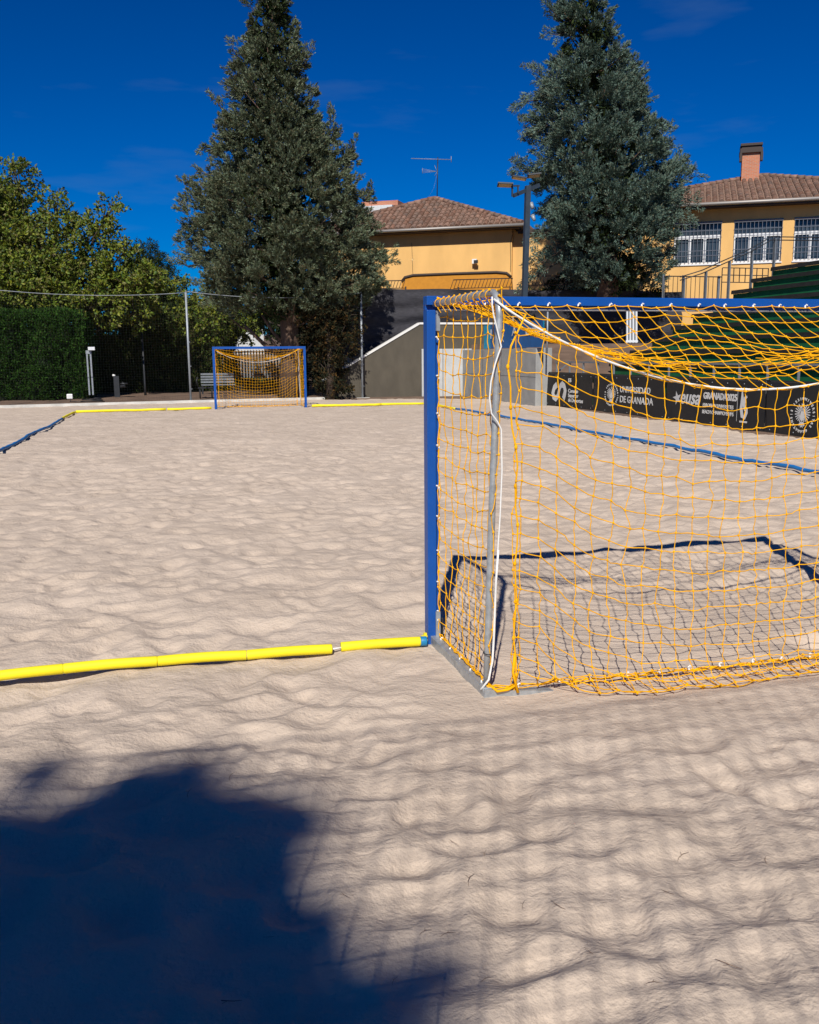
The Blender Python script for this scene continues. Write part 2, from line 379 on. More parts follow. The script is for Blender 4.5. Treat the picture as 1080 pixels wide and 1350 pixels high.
def make_goal():
    root = thing('handball_goal', 'near blue goal with sagging orange net, filling the right of the frame', 'goal', (0, 0, 0), 0, 'beach handball goals')
    for sx in (0, WG):
        q = 1 if sx == 0 else -1
        m = MB().use('blue').box(min(sx-.04*q, sx+.014*q), max(sx-.04*q, sx+.014*q), -.04, .04, -.12, HG-.08).box(min(sx+.0145*q, sx+.04*q), max(sx+.0145*q, sx+.04*q), -.008, .0395, -.12, HG-.08)
        o = m.build('post', root); bev(o, .003)
    o = MB().use('blue').box(-.04, WG+.04, -.0405, .0405, HG-.052, HG).box(-.04, WG+.04, -.008, .0405, HG-.0795, HG-.0525).use('galv').box(.03, WG-.03, -.03, -.0085, HG-.0795, HG-.074).build('crossbar', root); bev(o, .003)
    for sgn in (0, 1):
        X = (lambda x: x) if sgn == 0 else (lambda x: WG-x)
        # bent rear tube
        pts = [(X(.012), -.03, HG-.045)]
        for k in range(1, 5): pts.append((X(.012+.06*k/5), -.03-.76*k/5, HG-.045+.013*k/4))
        R = .11
        for k in range(0, 7):
            a = PI/2*k/6; pts.append((X(.085), TY+R-R*math.sin(a), HG-.032-R+R*math.cos(a)))
        for k in range(1, 8):
            z = (HG-.15)*(1-k/7); pts.append((X(tubex(0, z)), TY+.012*math.sin(z*1.5), z))
        MB().use('galv').tube(pts, .0185, 14).build('rear_tube', root)
        b = MB().use('galv')
        b.beam((X(.0), -.02, .018), (X(.02), TY-.05, .012), .05, .055)
        b.use('dkmetal').box(min(X(.04), X(.052)), max(X(.04), X(.052)), -.06, -.04, .0, .16)
        bev(b.build('base_beam', root), .003)
        MB().use('galvlight').box(min(X(.012), X(.034)), max(X(.012), X(.034)), -.062, -.0415, HG-.20, HG-.085).build('corner_bracket', root)
        MB().use('galvlight').box(min(X(.006), X(.034)), max(X(.006), X(.034)), -.056, -.0415, .02, .2).build('corner_bracket', root)
    MB().use('galv').beam((-.005, TY-.045, .006), (.5, TY-.045, -.05), .05, .06).beam((.5, TY-.045, -.051), (WG-.5, TY-.045, -.051), .05, .06).beam((WG-.5, TY-.045, -.05), (WG+.005, TY-.045, .006), .05, .06).build('base_beam', root)
    # rope over the back top, sagging
    def rope(s):
        z = 1.985-.42*(1-(2*s-1)**2)**.97
        return Vector((.10+(WG-.20)*s, TY-.045-.03*math.sin(PI*s), z))
    MB().use('rope').tube([(.06, TY+.01, 2.03)]+[rope(i/48) for i in range(49)]+[(WG-.06, TY+.01, 2.03)], .0062, 8).build('white_rope', root)
    # ---- roof net
    nc = 31
    bunch = [0, .19, .40, .55, .60, .62, .64, .66, .68, .70, .74, 1.0]
    even = [0, .09, .18, .27, .36, .44, .52, .60, .68, .76, .86, 1.0]
    G = []
    for j in range(12):
        row = []
        for i in range(nc):
            s = i/(nc-1); e = min(s, 1-s)
            A = Vector((.04+(WG-.08)*s, -.052, HG-.055)); B = rope(s)
            w = sstep((e-.24)/.26); f = bunch[j]*(1-w)+even[j]*w
            P = A.lerp(B, f); P.z -= .045*math.sin(PI*f)*sstep(e/.12)
            ft = j/11; T = Vector((.04 if s < .5 else WG-.04, -.05+(TY+.04)*ft, HG-.03-.02*ft)); T.x = .03+.05*ft if s < .5 else WG-.03-.05*ft
            k = sstep(e/.07); k2 = k**.6
            P = T.lerp(P, k2)
            row.append(P)
        G.append(row)
    mb = MB().use('orange'); netcords(mb, G, .0028, .006, .006, 3)
    # the gathered fold under the tube end and along the rope
    for q in range(5):
        for (a, b) in ((0, .42), (1, .58)):
            pts = []
            for k in range(15):
                s = a+(b-a)*k/14; e = min(s, 1-s); A = Vector((.04+(WG-.08)*s, -.052, HG-.055)); B = rope(s)
                f = .60+.03*q+.02*math.sin(k*1.3+q*2)
                P = A.lerp(B, f); P.z -= .045*math.sin(PI*f)*sstep(e/.12)
                if k == 0: P = Vector((.08 if a == 0 else WG-.08, TY+.03*q, HG-.05-.015*q))
                pts.append(P+Vector((random.gauss(0, .004), random.gauss(0, .006), random.gauss(0, .006))))
            mb.tube(pts, .0027, 4, caps=False)
    mb.build('roof_net', root)
    # ---- back net
    rows = 21
    def back(s, j):
        e = min(s, 1-s); w = (1-(2*s-1)**2)
        wy = sstep(e/.25)
        R0 = rope(s)
        # centre column: hangs, then lies on the sand and folds back to the rail
        zt = R0.z; n = int(rows-1)
        arc = j*.1*(1.0+.02*math.sin(s*9))
        hang = zt-.06
        slack = max(0.12, (rows-1)*.1-hang)
        if arc <= hang: Pc = Vector((R0.x, R0.y-.07*(arc/hang)-.015*math.sin(6*s+arc*3), zt-arc))
        else:
            q = min((arc-hang)/slack, 1)
            yo = -.17*math.sin(PI*min(q*1.15, 1))
            Pc = Vector((R0.x+.02*math.sin(q*5), R0.y-.07+yo+.06*q, .05-.035*math.sin(PI*q)+.0))
        # ends: straight down beside the gathered cord
        ze = 1.86-j*(1.83/(rows-1)); Pe = Vector((.155 if s < .5 else WG-.155, TY-.055, ze))
        Pe.x += (0 if s < .5 else 0)
        k = sstep(e/.16)
        return Vector((Pe.x*(1-sstep(e/.05))+(R0.x if 1 else 0)*sstep(e/.05), Pe.y*(1-wy)+Pc.y*wy, Pe.z*(1-k)+Pc.z*k))
    G = []
    for j in range(rows): G.append([back(i/(nc-1), j) for i in range(1, nc-1)])
    ends = [[back(0, j), *G[j], back(1, j)] for j in range(rows)]
    mb = MB().use('orange'); G2 = netcords(mb, ends, .0028, .0062, .008, 5)
    for (x, sg) in ((.155, 1), (WG-.155, -1)):     # gathered side cords
        for q in range(1):
            pts = [(x+sg*-.055, TY-.01, 1.99), (x+sg*.05, TY-.05, 1.955), (x-sg*.03, TY-.06, 1.80), (x-sg*.045, TY-.06, 1.70)]
            for k in range(1, 18):
                z = 1.70-k*.1; pts.append((x+.008*math.sin(k*1.7+q*1.2)+sg*(-.04+.05*sstep(k/6)), TY-.06+.006*math.cos(k+q), max(z, .01)))
            mb.tube(pts, .0052, 6, caps=False)
            for p in pts[3::2]: mb.ball(p, .0095, (1, 1, 1.6), 6, 4)
    # rail lacing
    for q in range(3):
        pts = []
        for i in range(61):
            t = i/60; pts.append((.02+(WG-.04)*t, TY-.035+.012*math.sin(i*.9+q*2), .035+.008*math.sin(i*1.7+q)-.02*math.sin(PI*t)))
        mb.tube(pts, .0036, 5, caps=False)
    mb.build('back_net', root)
    # ---- side nets
    for sgn in (0, 1):
        X = (lambda x: x) if sgn == 0 else (lambda x: WG-x)
        mb = MB().use('orange'); G = []
        nr = 21; ncs = 10
        for j in range(nr):
            row = []
            for i in range(ncs):
                t = i/(ncs-1); z = (HG-.02)*(1-j/(nr-1))+.045*(j/(nr-1))
                if 0 < j < nr-1: z -= .035*math.sin(PI*t)*(1 if j % 2 else .7)
                y = -.045+(TY+.02)*t
                x0 = .03; x1 = tubex(0, z)+.004
                row.append(Vector((X(x0*(1-t)+x1*t+.02*math.sin(PI*t)), y, z)))
            G.append(row)
        netcords(mb, G, .0028, .006, .006, 9+sgn)
        for i in range(ncs):                       # loops round the tube
            t = (i+.3)/ncs; y = -.08+(TY+.12)*t; x = .012+.06*t; c = (x, y, HG-.045)
            pts = [(X(x+.024*math.cos(a)), y+.004*math.sin(2*a), HG-.045+.025*math.sin(a)) for a in np.linspace(-PI*.6, PI*1.3, 12)]
            mb.tube(pts, .0027, 5, caps=False); mb.ball((X(x), y, HG-.018), .007)
            mb.tube([pts[0], (X(x+.01), y-.01, HG-.10)], .0025, 4, caps=False)
        # lace down the post and along the base beam
        pts = [(X(.026+.006*math.sin(k*1.9)), -.05-.006*math.cos(k*1.3), HG-.05-k*.05) for k in range(41)]
        mb.tube(pts, .0034, 5, caps=False)
        for q in range(2):
            pts = [(X(.028+.008*math.sin(k*1.2+q*3)), -.05+(TY+.02)*k/24, .055+.006*math.sin(k*1.9+q)) for k in range(25)]
            mb.tube(pts, .0042, 5, caps=False)
        pts = [(X(.03), TY, .05), (X(.06), TY-.09, .03), (X(.12), TY-.08, .03), (X(.17), TY-.075, .05)]
        mb.tube(pts, .008, 6)
        mb.tube([(X(.165), TY-.06, .22), (X(.15), TY-.075, .12), (X(.175), TY-.085, .01)], .008, 6)
        mb.build('side_net', root)
        # hanging white rope at the back tube
        if sgn == 0:
            px = [(649, 391), (649, 402), (651, 415), (655.5, 434), (661, 457), (657, 468), (653, 480), (647.5, 503), (645.5, 525), (648, 545), (656, 556), (661, 566), (662, 620), (659.5, 680), (656.5, 725), (654, 765), (651, 835), (649, 872), (644, 896), (634, 910)]
            pts = [PY(u, v, TY-.035) for u, v in px]; pts[-1][2] = .03
            rp = MB().use('rope').tube(pts, .0042, 8)
            for q in range(3):
                rp.tube([p+np.array([.004*math.cos(q*2+i), -.004, .0]) for i, p in enumerate(pts[14:])], .0028, 5)
            r_ = rp.build('white_rope', root)
            b = MB().use('black'); z = .215
            b.tube([(tubex(0, z)+.024*math.cos(a), TY-.006+.03*math.sin(a), z) for a in np.linspace(0, 2*PI, 17)], .003, 5, caps=False).build('black_tie', root)
    # white clips (one mesh, copied)
    c = MB().use('white').tube([(-.012, -.02, -.008), (-.010, -.006, -.012), (0, .004, 0), (.008, -.004, .014), (.012, -.014, .006)], .0062, 6).ball((0, .002, .0), .009)
    first = c.build('net_clip', root); spots = []
    rg = random.Random(4)
    for k in range(15): spots.append((.13+k*.2+rg.uniform(-.015, .015), -.043, HG-.045, 0))
    for sgn in (0, 1):
        for z in (1.84, 1.62, 1.40, 1.21, .99, .80, .575, .375, .185, .125): spots.append((.022 if not sgn else WG-.022, -.044, z+rg.uniform(-.02, .02), PI/2))
        for k in range(5): spots.append((.018 if not sgn else WG-.018, -.12-.19*k, .045, .4))
    for k in range(14): spots.append((.2+k*.2+rg.uniform(-.03, .03), TY-.05, .038, .2))
    for i, (x, y, z, rz) in enumerate(spots):
        o = first if i == 0 else first.copy()
        if i: C.objects.link(o); o.parent = root
        o.location = (x, y, z); o.scale = (.72, .72, .72); o.rotation_euler = (rg.uniform(-.3, .3), rz if rz == PI/2 else 0, rz if rz != PI/2 else 0)
    return root
def bev(o, w, seg=2):
    m = o.modifiers.new('bevel', 'BEVEL'); m.width = w; m.segments = seg; m.limit_method = 'ANGLE'; return o
g1 = make_goal()
g2 = copy_tree(g1)
g2.location = (WG+.03, 26.75, 0); g2.rotation_euler = (0, 0, PI); g2['label'] = 'small distant blue goal standing on the far end of the sand'

# ------------------------------------------------------------------ court lines
def foam(mb, pts, r, n=14):
    mb.tube(pts, r, n)
def bevel_ends(pts, r): return pts
L1 = thing('boundary_line', 'yellow foam tube line on the sand beside the near goal post', 'court line', (-.1, 0, 0), 0, 'foam lines round the court')
ys = {84: 886, 208: 873, 325: 862.5, 437: 856}
def seg(pa, pb, r, mkey, parent, sag=.0, origin=None, n=7):
    a = Vector(pa); b = Vector(pb); pts = []
    for k in range(n+1):
        t = k/n; p = a.lerp(b, t); rr = r*(.93 if k in (0, n) else 1)
        p.z += sag*math.sin(PI*t); pts.append(p-origin)
    rs = [r*.8]+[r]*(n-1)+[r*.8]
    d0 = (pts[1]-pts[0]).normalized(); 
    pts2 = [pts[0]]+[pts[0]+d0*.006]+pts[1:-1]+[pts[-1]-(pts[-1]-pts[-2]).normalized()*.006, pts[-1]]
    rs = [r*.95, r]+[r]*(n-1)+[r, r*.95]
    return MB().use(mkey).tube(pts2, rs, 14).build('foam_tube', parent)
O1 = Vector((-.1, 0, 0)); z0 = .030
joint = [PZ(562, 845, .03), PZ(450, 853, .03)]
seg(PZ(449.5, 853, z0), PZ(554, 845.5, z0), .0295, 'yellow', L1, .004, O1)
seg(PZ(554.3, 845.5, z0), PZ(562.5, 845, z0), .0300, 'tapeblue', L1, 0, O1, 2)
J = [PZ(438, 855.5, z0), PZ(325.5, 863.5, z0), PZ(208, 871.5, z0), PZ(84, 881.5, z0), PZ(-60, 899, z0), PZ(-220, 916, z0), PZ(-420, 935, z0)]
for i in range(len(J)-1):
    a = J[i]; b = J[i+1]; e = (b-a)/np.linalg.norm(b-a)*.0012
    seg(a+e, b-e, .0295, 'yellow', L1, .005, O1)
MB().use('rope').tube([Vector(PZ(436, 856, .03))-O1, Vector(PZ(452, 853.5, .03))-O1], .006, 6).build('cord', L1)
cl = MB().use('yellow')
cl.box(-.0+.012+.1-.1, .0+.05, -.055, -.04, .02, .03).box(.012, .05, -.055, -.04, .045, .055).box(.028, .046, -.058, -.038, .01, .07)
cl.use('rope').tube([(-.01, -.03, .035), (.045, -.05, .037)], .004, 5)
cl.build('yellow_buckle', L1)
L1b = None
def wiggle_line(name, label, pts, r, mkey, parts, amp=.02, rise=.03, seed=1):
    rg = random.Random(seed); root = thing(name, label, 'court line', pts[0], 0, 'foam lines round the court'); O = Vector(pts[0])
    for (t0, t1, key, pn) in parts:
        n = max(6, int((Vector(pts[-1])-Vector(pts[0])).length*(t1-t0)/.25)); P = []; R = []
        for k in range(n+1):
            t = t0+(t1-t0)*k/n; f = t*(len(pts)-1); i = min(int(f), len(pts)-2); p = Vector(pts[i]).lerp(Vector(pts[i+1]), f-i)
            w1 = amp*(math.sin(p.y*2.1+p.x+seed)+.6*math.sin(p.y*4.7+seed*2)); p.x += w1*.5; p.z = hz(p.x, p.y)*.5+rise+w1*.22; P.append(p-O); R.append(r*(1+rg.gauss(0, .07)))
        MB().use(key).tube(P, R, 8).build(pn, root)
    return root
YF = 26.75
far_r = .042
wiggle_line('boundary_line', 'long thin yellow line on the far sand, left of the distant goal', [(-4.46, YF-.3, 0), (-.12, YF, 0)], far_r, 'yellow', [(0, .655, 'yellow', 'foam_tube'), (.665, 1, 'yellow', 'foam_tube')], .008, .05, 2)
wiggle_line('boundary_line', 'yellow far line between the distant goal and the near blue post', [(WG+.25, YF+.05, 0), (7.5, YF+.1, 0)], far_r, 'yellow', [(0, .6, 'yellow', 'foam_tube'), (.6, 1, 'yellow', 'foam_tube')], .008, .05, 3)
wiggle_line('boundary_line', 'wavy blue side line with yellow end on the left edge of the sand', [(-4.46, YF-.35, 0), (-4.52, 24.5, 0), (-4.50, 20.3, 0), (-4.62, 17, 0), (-4.55, 15, 0), (-4.7, 13, 0), (-4.6, 9, 0), (-4.6, 1, 0)], .034, 'padblue', [(0, .20, 'yellow', 'foam_tube'), (.2, 1, 'padblue', 'foam_tube')], .05, .05, 4)
wiggle_line('boundary_line', 'long blue side line seen through the near net on the right', [(7.5, YF+.05, 0), (7.55, 20, 0), (7.58, 10, 0), (7.6, 4, 0)], .03, 'padblue', [(0, .17, 'yellow', 'foam_tube'), (.17, .6, 'padblue', 'foam_tube'), (.6, 1, 'padblue', 'foam_tube')], .016, .05, 5)

# ------------------------------------------------------------------ foliage
def leaves(cen, dirs, L, W, rng, flat=.5, nrm=None):
    n = len(cen); a = dirs/np.linalg.norm(dirs, axis=1, keepdims=True)
    r = rng.normal(size=(n, 3)) if nrm is None else nrm+rng.normal(size=(n, 3))*.45
    b = np.cross(a, r); b /= np.linalg.norm(b, axis=1, keepdims=True)+1e-9
    c = np.cross(a, b)
    L = np.broadcast_to(L, n)[:, None]; W = np.broadcast_to(W, n)[:, None]
    V = np.stack([cen, cen+a*L*.45+b*W*.5+c*W*flat*.3, cen+a*L, cen+a*L*.45-b*W*.5+c*W*flat*.3], 1).reshape(-1, 3)
    return V
def leafmesh(name, V, m, parent):
    n = len(V)//4; return npmesh(name, V, np.arange(n*4).reshape(n, 4), m, parent)
def sprays(cs, ax, L, R, nl, ll, lw, rng, follow=.8, rand=.6):
    n = len(cs); k = nl
    t = rng.random((n, k))**.8; a = ax[:, None, :]
    r = rng.normal(size=(n, k, 3)); r -= (r*a).sum(-1, keepdims=True)*a; r /= np.linalg.norm(r, axis=-1, keepdims=True)+1e-9
    rad = (R[:, None]*(1-.65*t)*np.sqrt(rng.random((n, k))))[..., None]
    cen = cs[:, None, :]+a*(L[:, None]*t)[..., None]+r*rad
    d = a*follow+r*.45+rng.normal(size=(n, k, 3))*rand
    cen = cen.reshape(-1, 3); d = d.reshape(-1, 3); m = len(cen)
    nn = (r*1.0+a*.5).reshape(-1, 3)
    return leaves(cen, d, ll*(.6+.8*rng.random(m)), lw*(.7+.6*rng.random(m)), rng, .5, nn)
def trunk_mesh(parent, pts, rs, key, branches=()):
    mb = MB().use(key).tube(pts, rs, 10)
    for bp, br in branches: mb.tube(bp, br, 5)
    return mb.build('trunk', parent)
def conifer(label, base, prof, D, seed, key, nspray, nl=58, trunk_r=.3, spr=(.5, .9), lean=0.):
    """prof: rows (v pixel, left px, right px) measured on the silhouette; turned into heights and radii about the trunk line."""
    rng = np.random.default_rng(seed); root = thing('cypress_tree', label, 'tree', base)
    hs = []; cl = []; rl = []
    for v, a, b in prof:
        A = PD(a, v, D); B = PD(b, v, D); c = (A+B)/2; hs.append(c[2]); cl.append(((c-base)@_r)); rl.append(np.linalg.norm(B-A)/2)
    hs = np.array(hs)[::-1]; cl = np.array(cl)[::-1]; rl = np.array(rl)[::-1]
    h0, h1 = hs[0], hs[-1]
    hh = np.linspace(h0, h1, 400); rr = np.interp(hh, hs, rl); w = (rr+.35)**1.25; w /= w.sum()
    # boughs: each carries a tight bunch of upturned sprays, with dark gaps between boughs
    nb = nspray; z = rng.choice(hh, nb, p=w); az = rng.uniform(0, 2*PI, nb)
    lump = vnoise(z*1.1+seed, az*1.6, seed)*.30+vnoise(z*2.6, az*3.5+7, seed+3)*.20
    Rm = np.interp(z, hs, rl)*(.80+lump*.78); q = rng.random(nb)**.5; rad = Rm*(.35+.65*q)
    sz = rng.uniform(.55, 1.15, nb)*np.clip(Rm/1.8, .5, 1.)
    rad = np.maximum(rad-.35*sz, 0); cc = np.interp(z, hs, cl)
    e = np.cos(az)[:, None]*_r[None]+np.sin(az)[:, None]*_h[None]
    bp = e*rad[:, None]+_r[None]*cc[:, None]; bp[:, 2] = z-base[2]
    K = 9; off = rng.normal(size=(nb, K, 3)); off /= np.linalg.norm(off, axis=-1, keepdims=True)
    off *= (sz*.42)[:, None, None]*rng.random((nb, K, 1))**.5; off[..., 2] *= .75
    pos = (bp[:, None]+off).reshape(-1, 3); nsp = len(pos)
    ax = (e*.75)[:, None]+off/(sz*.42)[:, None, None]*.7+rng.normal(0, .25, (nb, K, 3)); ax[..., 2] += .45
    ax = ax.reshape(-1, 3); ax /= np.linalg.norm(ax, axis=1, keepdims=True)
    L = (rng.uniform(*spr, (nb, K))*sz[:, None]*.62).reshape(-1)
    V = sprays(pos, ax, L, L*.25, nl, .125, .036, rng, 1.1, .30)
    # old leaves inside the crown, coloured dark to deepen the shade between boughs
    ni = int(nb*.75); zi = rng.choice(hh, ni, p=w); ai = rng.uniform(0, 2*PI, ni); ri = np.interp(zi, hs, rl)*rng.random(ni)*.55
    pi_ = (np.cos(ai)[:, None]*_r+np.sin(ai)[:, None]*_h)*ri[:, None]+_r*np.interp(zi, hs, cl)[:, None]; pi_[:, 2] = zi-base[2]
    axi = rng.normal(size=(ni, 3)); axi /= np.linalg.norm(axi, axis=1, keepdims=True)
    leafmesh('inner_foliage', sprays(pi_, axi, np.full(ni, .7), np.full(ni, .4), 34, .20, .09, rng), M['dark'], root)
    nspray = nsp
    # leading shoots on the outline
    leafmesh('crown', V, M[key], root)
    br = []
    for k in range(90):
        i = rng.integers(nspray); p = pos[i]; zb = max(p[2]-rng.uniform(.2, 1.), .8); s = np.array([*(0*_r)[:2], zb])
        s = _r*np.interp(zb+base[2], hs, cl)*min(1, zb/4)+np.array([0, 0, zb]); mid = (s+p)/2+np.array([0, 0, -.15])
        br.append(([s, mid, p], [.05, .035, .012]))
    H = h1-base[2]
    tp = [(_r*np.interp(base[2]+t*H, hs, cl)*min(1, t*2.5)+np.array([0, 0, t*H])) for t in np.linspace(0, .96, 9)]
    trunk_mesh(root, tp, [trunk_r*(1-.93*t)*(1.35 if t == 0 else 1) for t in np.linspace(0, .96, 9)], 'bark', br)
    return root, rng
b1 = PD(385, 527, 39.5); b1[2] = .05
prof1 = [(-18, 352, 368), (0, 342, 380), (25, 332, 386), (50, 322, 393), (75, 316, 400), (100, 306, 408), (125, 296, 416), (150, 293, 424), (175, 288, 442), (200, 282, 458), (225, 270, 474), (250, 256, 484), (275, 248, 490), (300, 246, 494), (325, 242, 502), (350, 240, 507), (375, 244, 503), (398, 262, 492), (410, 285, 480)]
c1, rg1 = conifer('tall narrow-topped grey-green cypress rising behind the distant goal, left of the ochre building', b1, prof1, 39.5, 21, 'con1', 950, 42, .46, (.45, .8))
b2 = PD(800, 410, 41); b2[2] = 4.0
prof2 = [(-60, 760, 772), (-25, 742, 792), (0, 726, 800), (25, 730, 806), (50, 736, 812), (75, 728, 828), (100, 712, 842), (125, 704, 850), (150, 700, 868), (175, 704, 880), (200, 704, 888), (225, 700, 894), (250, 700, 902), (275, 706, 904), (300, 712, 900), (325, 722, 894), (350, 740, 890), (372, 752, 872)]
c2, rg2 = conifer('broad blue-green cypress on the terrace right of the floodlight post', b2, prof2, 41, 33, 'con2', 600, 52, .36, (.6, 1.0))
def add_tufts(root, base, pts, D, key, seed, name='branch', n=26, R=.28, Ls=.6):
    """single limbs that stick out of the outline, each with its own twigs"""
    rng = np.random.default_rng(seed)
    for (u0, v0, u1, v1) in pts:
        a = PD(u0, v0, D)-base; b = PD(u1, v1, D-.3)-base; cs = []
        o = MB().use('barkdk').tube([a, (a+b)/2+np.array([0, 0, -.1]), b], [.05, .03, .01], 5).build('branch', root)
        k = max(3, int(np.linalg.norm(b-a)/.13))
        for t in np.linspace(.1, 1, k): cs.append((a+(b-a)*t+rng.normal(0, .12*(1.2-t), 3), (b-a)/np.linalg.norm(b-a)*.8+rng.normal(0, .4, 3)+np.array([0, 0, .3])))
        C0 = np.array([c[0] for c in cs]); A0 = np.array([c[1] for c in cs]); A0 /= np.linalg.norm(A0, axis=1, keepdims=True); n_ = len(C0)
        leafmesh('sprays', sprays(C0, A0, np.full(n_, Ls*.8), np.full(n_, R*.7), 70, .13, .034, rng, 1., .36), M[key], o)
add_tufts(c2, b2, [(745, 30, 724, 8), (748, 40, 728, 45), (735, 120, 684, 136), (740, 110, 702, 92), (730, 140, 688, 168), (735, 150, 706, 176), (720, 220, 680, 226), (715, 235, 684, 215), (890, 240, 918, 232), (885, 262, 916, 270), (885, 285, 905, 295), (740, 330, 700, 350), (735, 345, 690, 372), (730, 300, 700, 315)], 41, 'con2', 5)
add_tufts(c1, b1, [(300, 150, 284, 130), (320, 80, 306, 62), (395, 90, 410, 70), (440, 190, 440, 150), (460, 215, 468, 190), (270, 260, 247, 238), (258, 300, 240, 318), (260, 350, 234, 345), (480, 265, 487, 252), (495, 330, 508, 352), (490, 365, 506, 372), (285, 190, 270, 200), (340, 20, 330, 8), (374, 15, 376, -2)], 39.5, 'con1', 6, R=.2, Ls=.5)
# bare limbs low on the first cypress
mb = MB().use('bark')
for (u0, v0, u1, v1, r) in [(372, 470, 322, 428, .12), (376, 455, 345, 415, .09), (384, 440, 402, 405, .08), (378, 468, 352, 440, .07), (330, 435, 305, 420, .05), (392, 470, 412, 452, .07)]:
    a = PD(u0, v0, 39.4)-b1; b = PD(u1, v1, 39.2)-b1; mb.tube([a, (a+b)/2+np.array([0, 0, -.12]), b], [r, r*.75, r*.5], 7)
mb.build('limb', c1)

def blob_tree(name, label, base, blobs, key, seed, ll=.14, lw=.09, dens=26, trunk_r=.16, cat='tree', spr=.45, bark='barkdk', nl=34, limbs=True, stray=0., group=None, soft=0.):
    """crown of leafy shoots spread through overlapping lobes (each lobe: centre, radii) hung on limbs from one trunk"""
    rng = np.random.default_rng(seed); root = thing(name, label, cat, base, 0, group); cs = []; ax = []; br = []
    for bl in blobs:
        c, R = bl[0], bl[1]; df = bl[2] if len(bl) > 2 else 1.
        c = np.array(c, float)-base; R = np.array(R if hasattr(R, '__len__') else (R, R, R), float)
        n = max(5, int(dens*df*(R[0]*R[1]*R[2])**(2/3.)*4))
        d = rng.normal(size=(n, 3)); d /= np.linalg.norm(d, axis=1, keepdims=True)
        q = (.35+.65*rng.random(n)**.45)*(.86+.28*rng.random(n)); lum = .82+.36*vnoise(d[:, 0]*2.6+seed, d[:, 2]*2.6+d[:, 1]*2, seed)
        if soft: q = np.abs(rng.normal(0, soft, n)); q = np.where(q > 1.45, rng.random(n)*1.1, q); lum = np.ones(n)
        cs.append(c+d*R*(q*lum)[:, None]); ax.append(d+rng.normal(0, .35, (n, 3))+np.array([0, 0, .35]))
        if limbs:
            top = np.array([0, 0, max(.4, min(c[2]*.45, 2.5))]); br.append(([top, (top+c)/2+np.array([0, 0, .2]), c], [trunk_r*.55, trunk_r*.35, trunk_r*.12]))
            for k in range(6):
                e = rng.normal(size=3); e /= np.linalg.norm(e); e[2] = abs(e[2]); br.append(([c*.9+top*.1, c+e*R*.5, c+e*R*(.95+.25*stray)], [trunk_r*.16, trunk_r*.1, .008]))
    cs = np.concatenate(cs); ax = np.concatenate(ax); ax /= np.linalg.norm(ax, axis=1, keepdims=True)
    keep = cs[:, 2]+base[2] > .15; cs = cs[keep]; ax = ax[keep]; n = len(cs)
    V = sprays(cs, ax, np.full(n, spr)*(.7+.6*rng.random(n)), np.full(n, spr*.5), nl, ll, lw, rng, .5, .9)
    leafmesh('crown', V, M[key], root)
    zmax = max(b[0][2] for b in blobs)-base[2]
    trunk_mesh(root, [(0, 0, -.1), (.05, 0, zmax*.35), (0, .05, zmax*.8)], [trunk_r*1.2, trunk_r, trunk_r*.4], bark, br)
    return root
def B(u, v, D, R): return (PD(u, v, D), R)
# deciduous tree left
bd = PD(70, 520, 41); bd[2] = .1
blob_tree('deciduous_tree', 'yellow-green leafy tree with ragged top above the clipped hedge at the left', bd,
    [B(-70, 330, 41, 2.8), B(10, 300, 41, (1.2, 1.4, 1.8)), B(25, 245, 41, (.5, .7, 1.0)), B(60, 330, 40.5, (1.7, 1.8, 1.5)), B(20, 375, 40, (1.9, 1.6, 1.2)), B(95, 375, 40.5, (1.9, 1.7, 1.1)),
     B(75, 275, 41, (.35, .5, .75)), B(120, 310, 41.3, (.9, 1, .7)), B(143, 278, 41.5, (.4, .5, .4)), B(150, 350, 41, (1., 1.2, .9)), B(175, 385, 40.5, (1.3, 1.2, .8)), B(120, 405, 40, (1.5, 1.3, .6)),
     B(60, 405, 40, (1.8, 1.4, .7)), B(200, 365, 40.5, (.6, .7, .4)), B(-20, 400, 39.7, (1.6, 1.2, .8)), B(175, 415, 40.6, (1., .8, .5))], 'dec', 41, .15, .10, 18, .2, nl=32, spr=.5, stray=1)
bq = PD(20, 500, 45); bq[2] = .1
blob_tree('evergreen_tree', 'dark evergreen mass filling the gaps behind the yellow-green tree', bq,
    [B(-60, 300, 46, 2.6), B(0, 300, 46, (1.2, 1.2, 2)), B(40, 350, 46, (2, 1.5, 1.6)), B(100, 390, 46, (2.2, 1.5, 1.5)), B(160, 410, 46, (2., 1.5, 1.4)), B(215, 430, 46, (1.8, 1.5, 1.3)), B(30, 420, 46, (2.4, 1.5, 1.5))], 'dark', 42, .2, .1, 15, .2, nl=30)
bp_ = PD(196, 430, 62); bp_[2] = .2
blob_tree('pine_tree', 'small dark rounded pine showing between the yellow-green tree and the tall cypress', bp_,
    [B(192, 345, 62, (1.5, 1.5, 1.0)), B(207, 360, 62, (1.3, 1.2, .9)), B(182, 362, 62, (1.4, 1.2, .9)), B(200, 395, 62, (2, 1.6, 1.6))], 'dark', 43, .16, .05, 20, .2)
bm = PD(232, 500, 47); bm[2] = .1
blob_tree('broadleaf_tree', 'mid-green broadleaf tree crowded behind the right hedge and galvanised net pole', bm,
    [B(222, 405, 47, (1.5, 1.3, 1.4)), B(262, 415, 47, (1.6, 1.3, 1.3)), B(300, 425, 48, (1.6, 1.2, 1.2)), B(268, 435, 45, (2., 1.2, .9)), B(205, 440, 46, (1.4, 1, 1.))], 'dec', 45, .15, .1, 20, .18, nl=26)
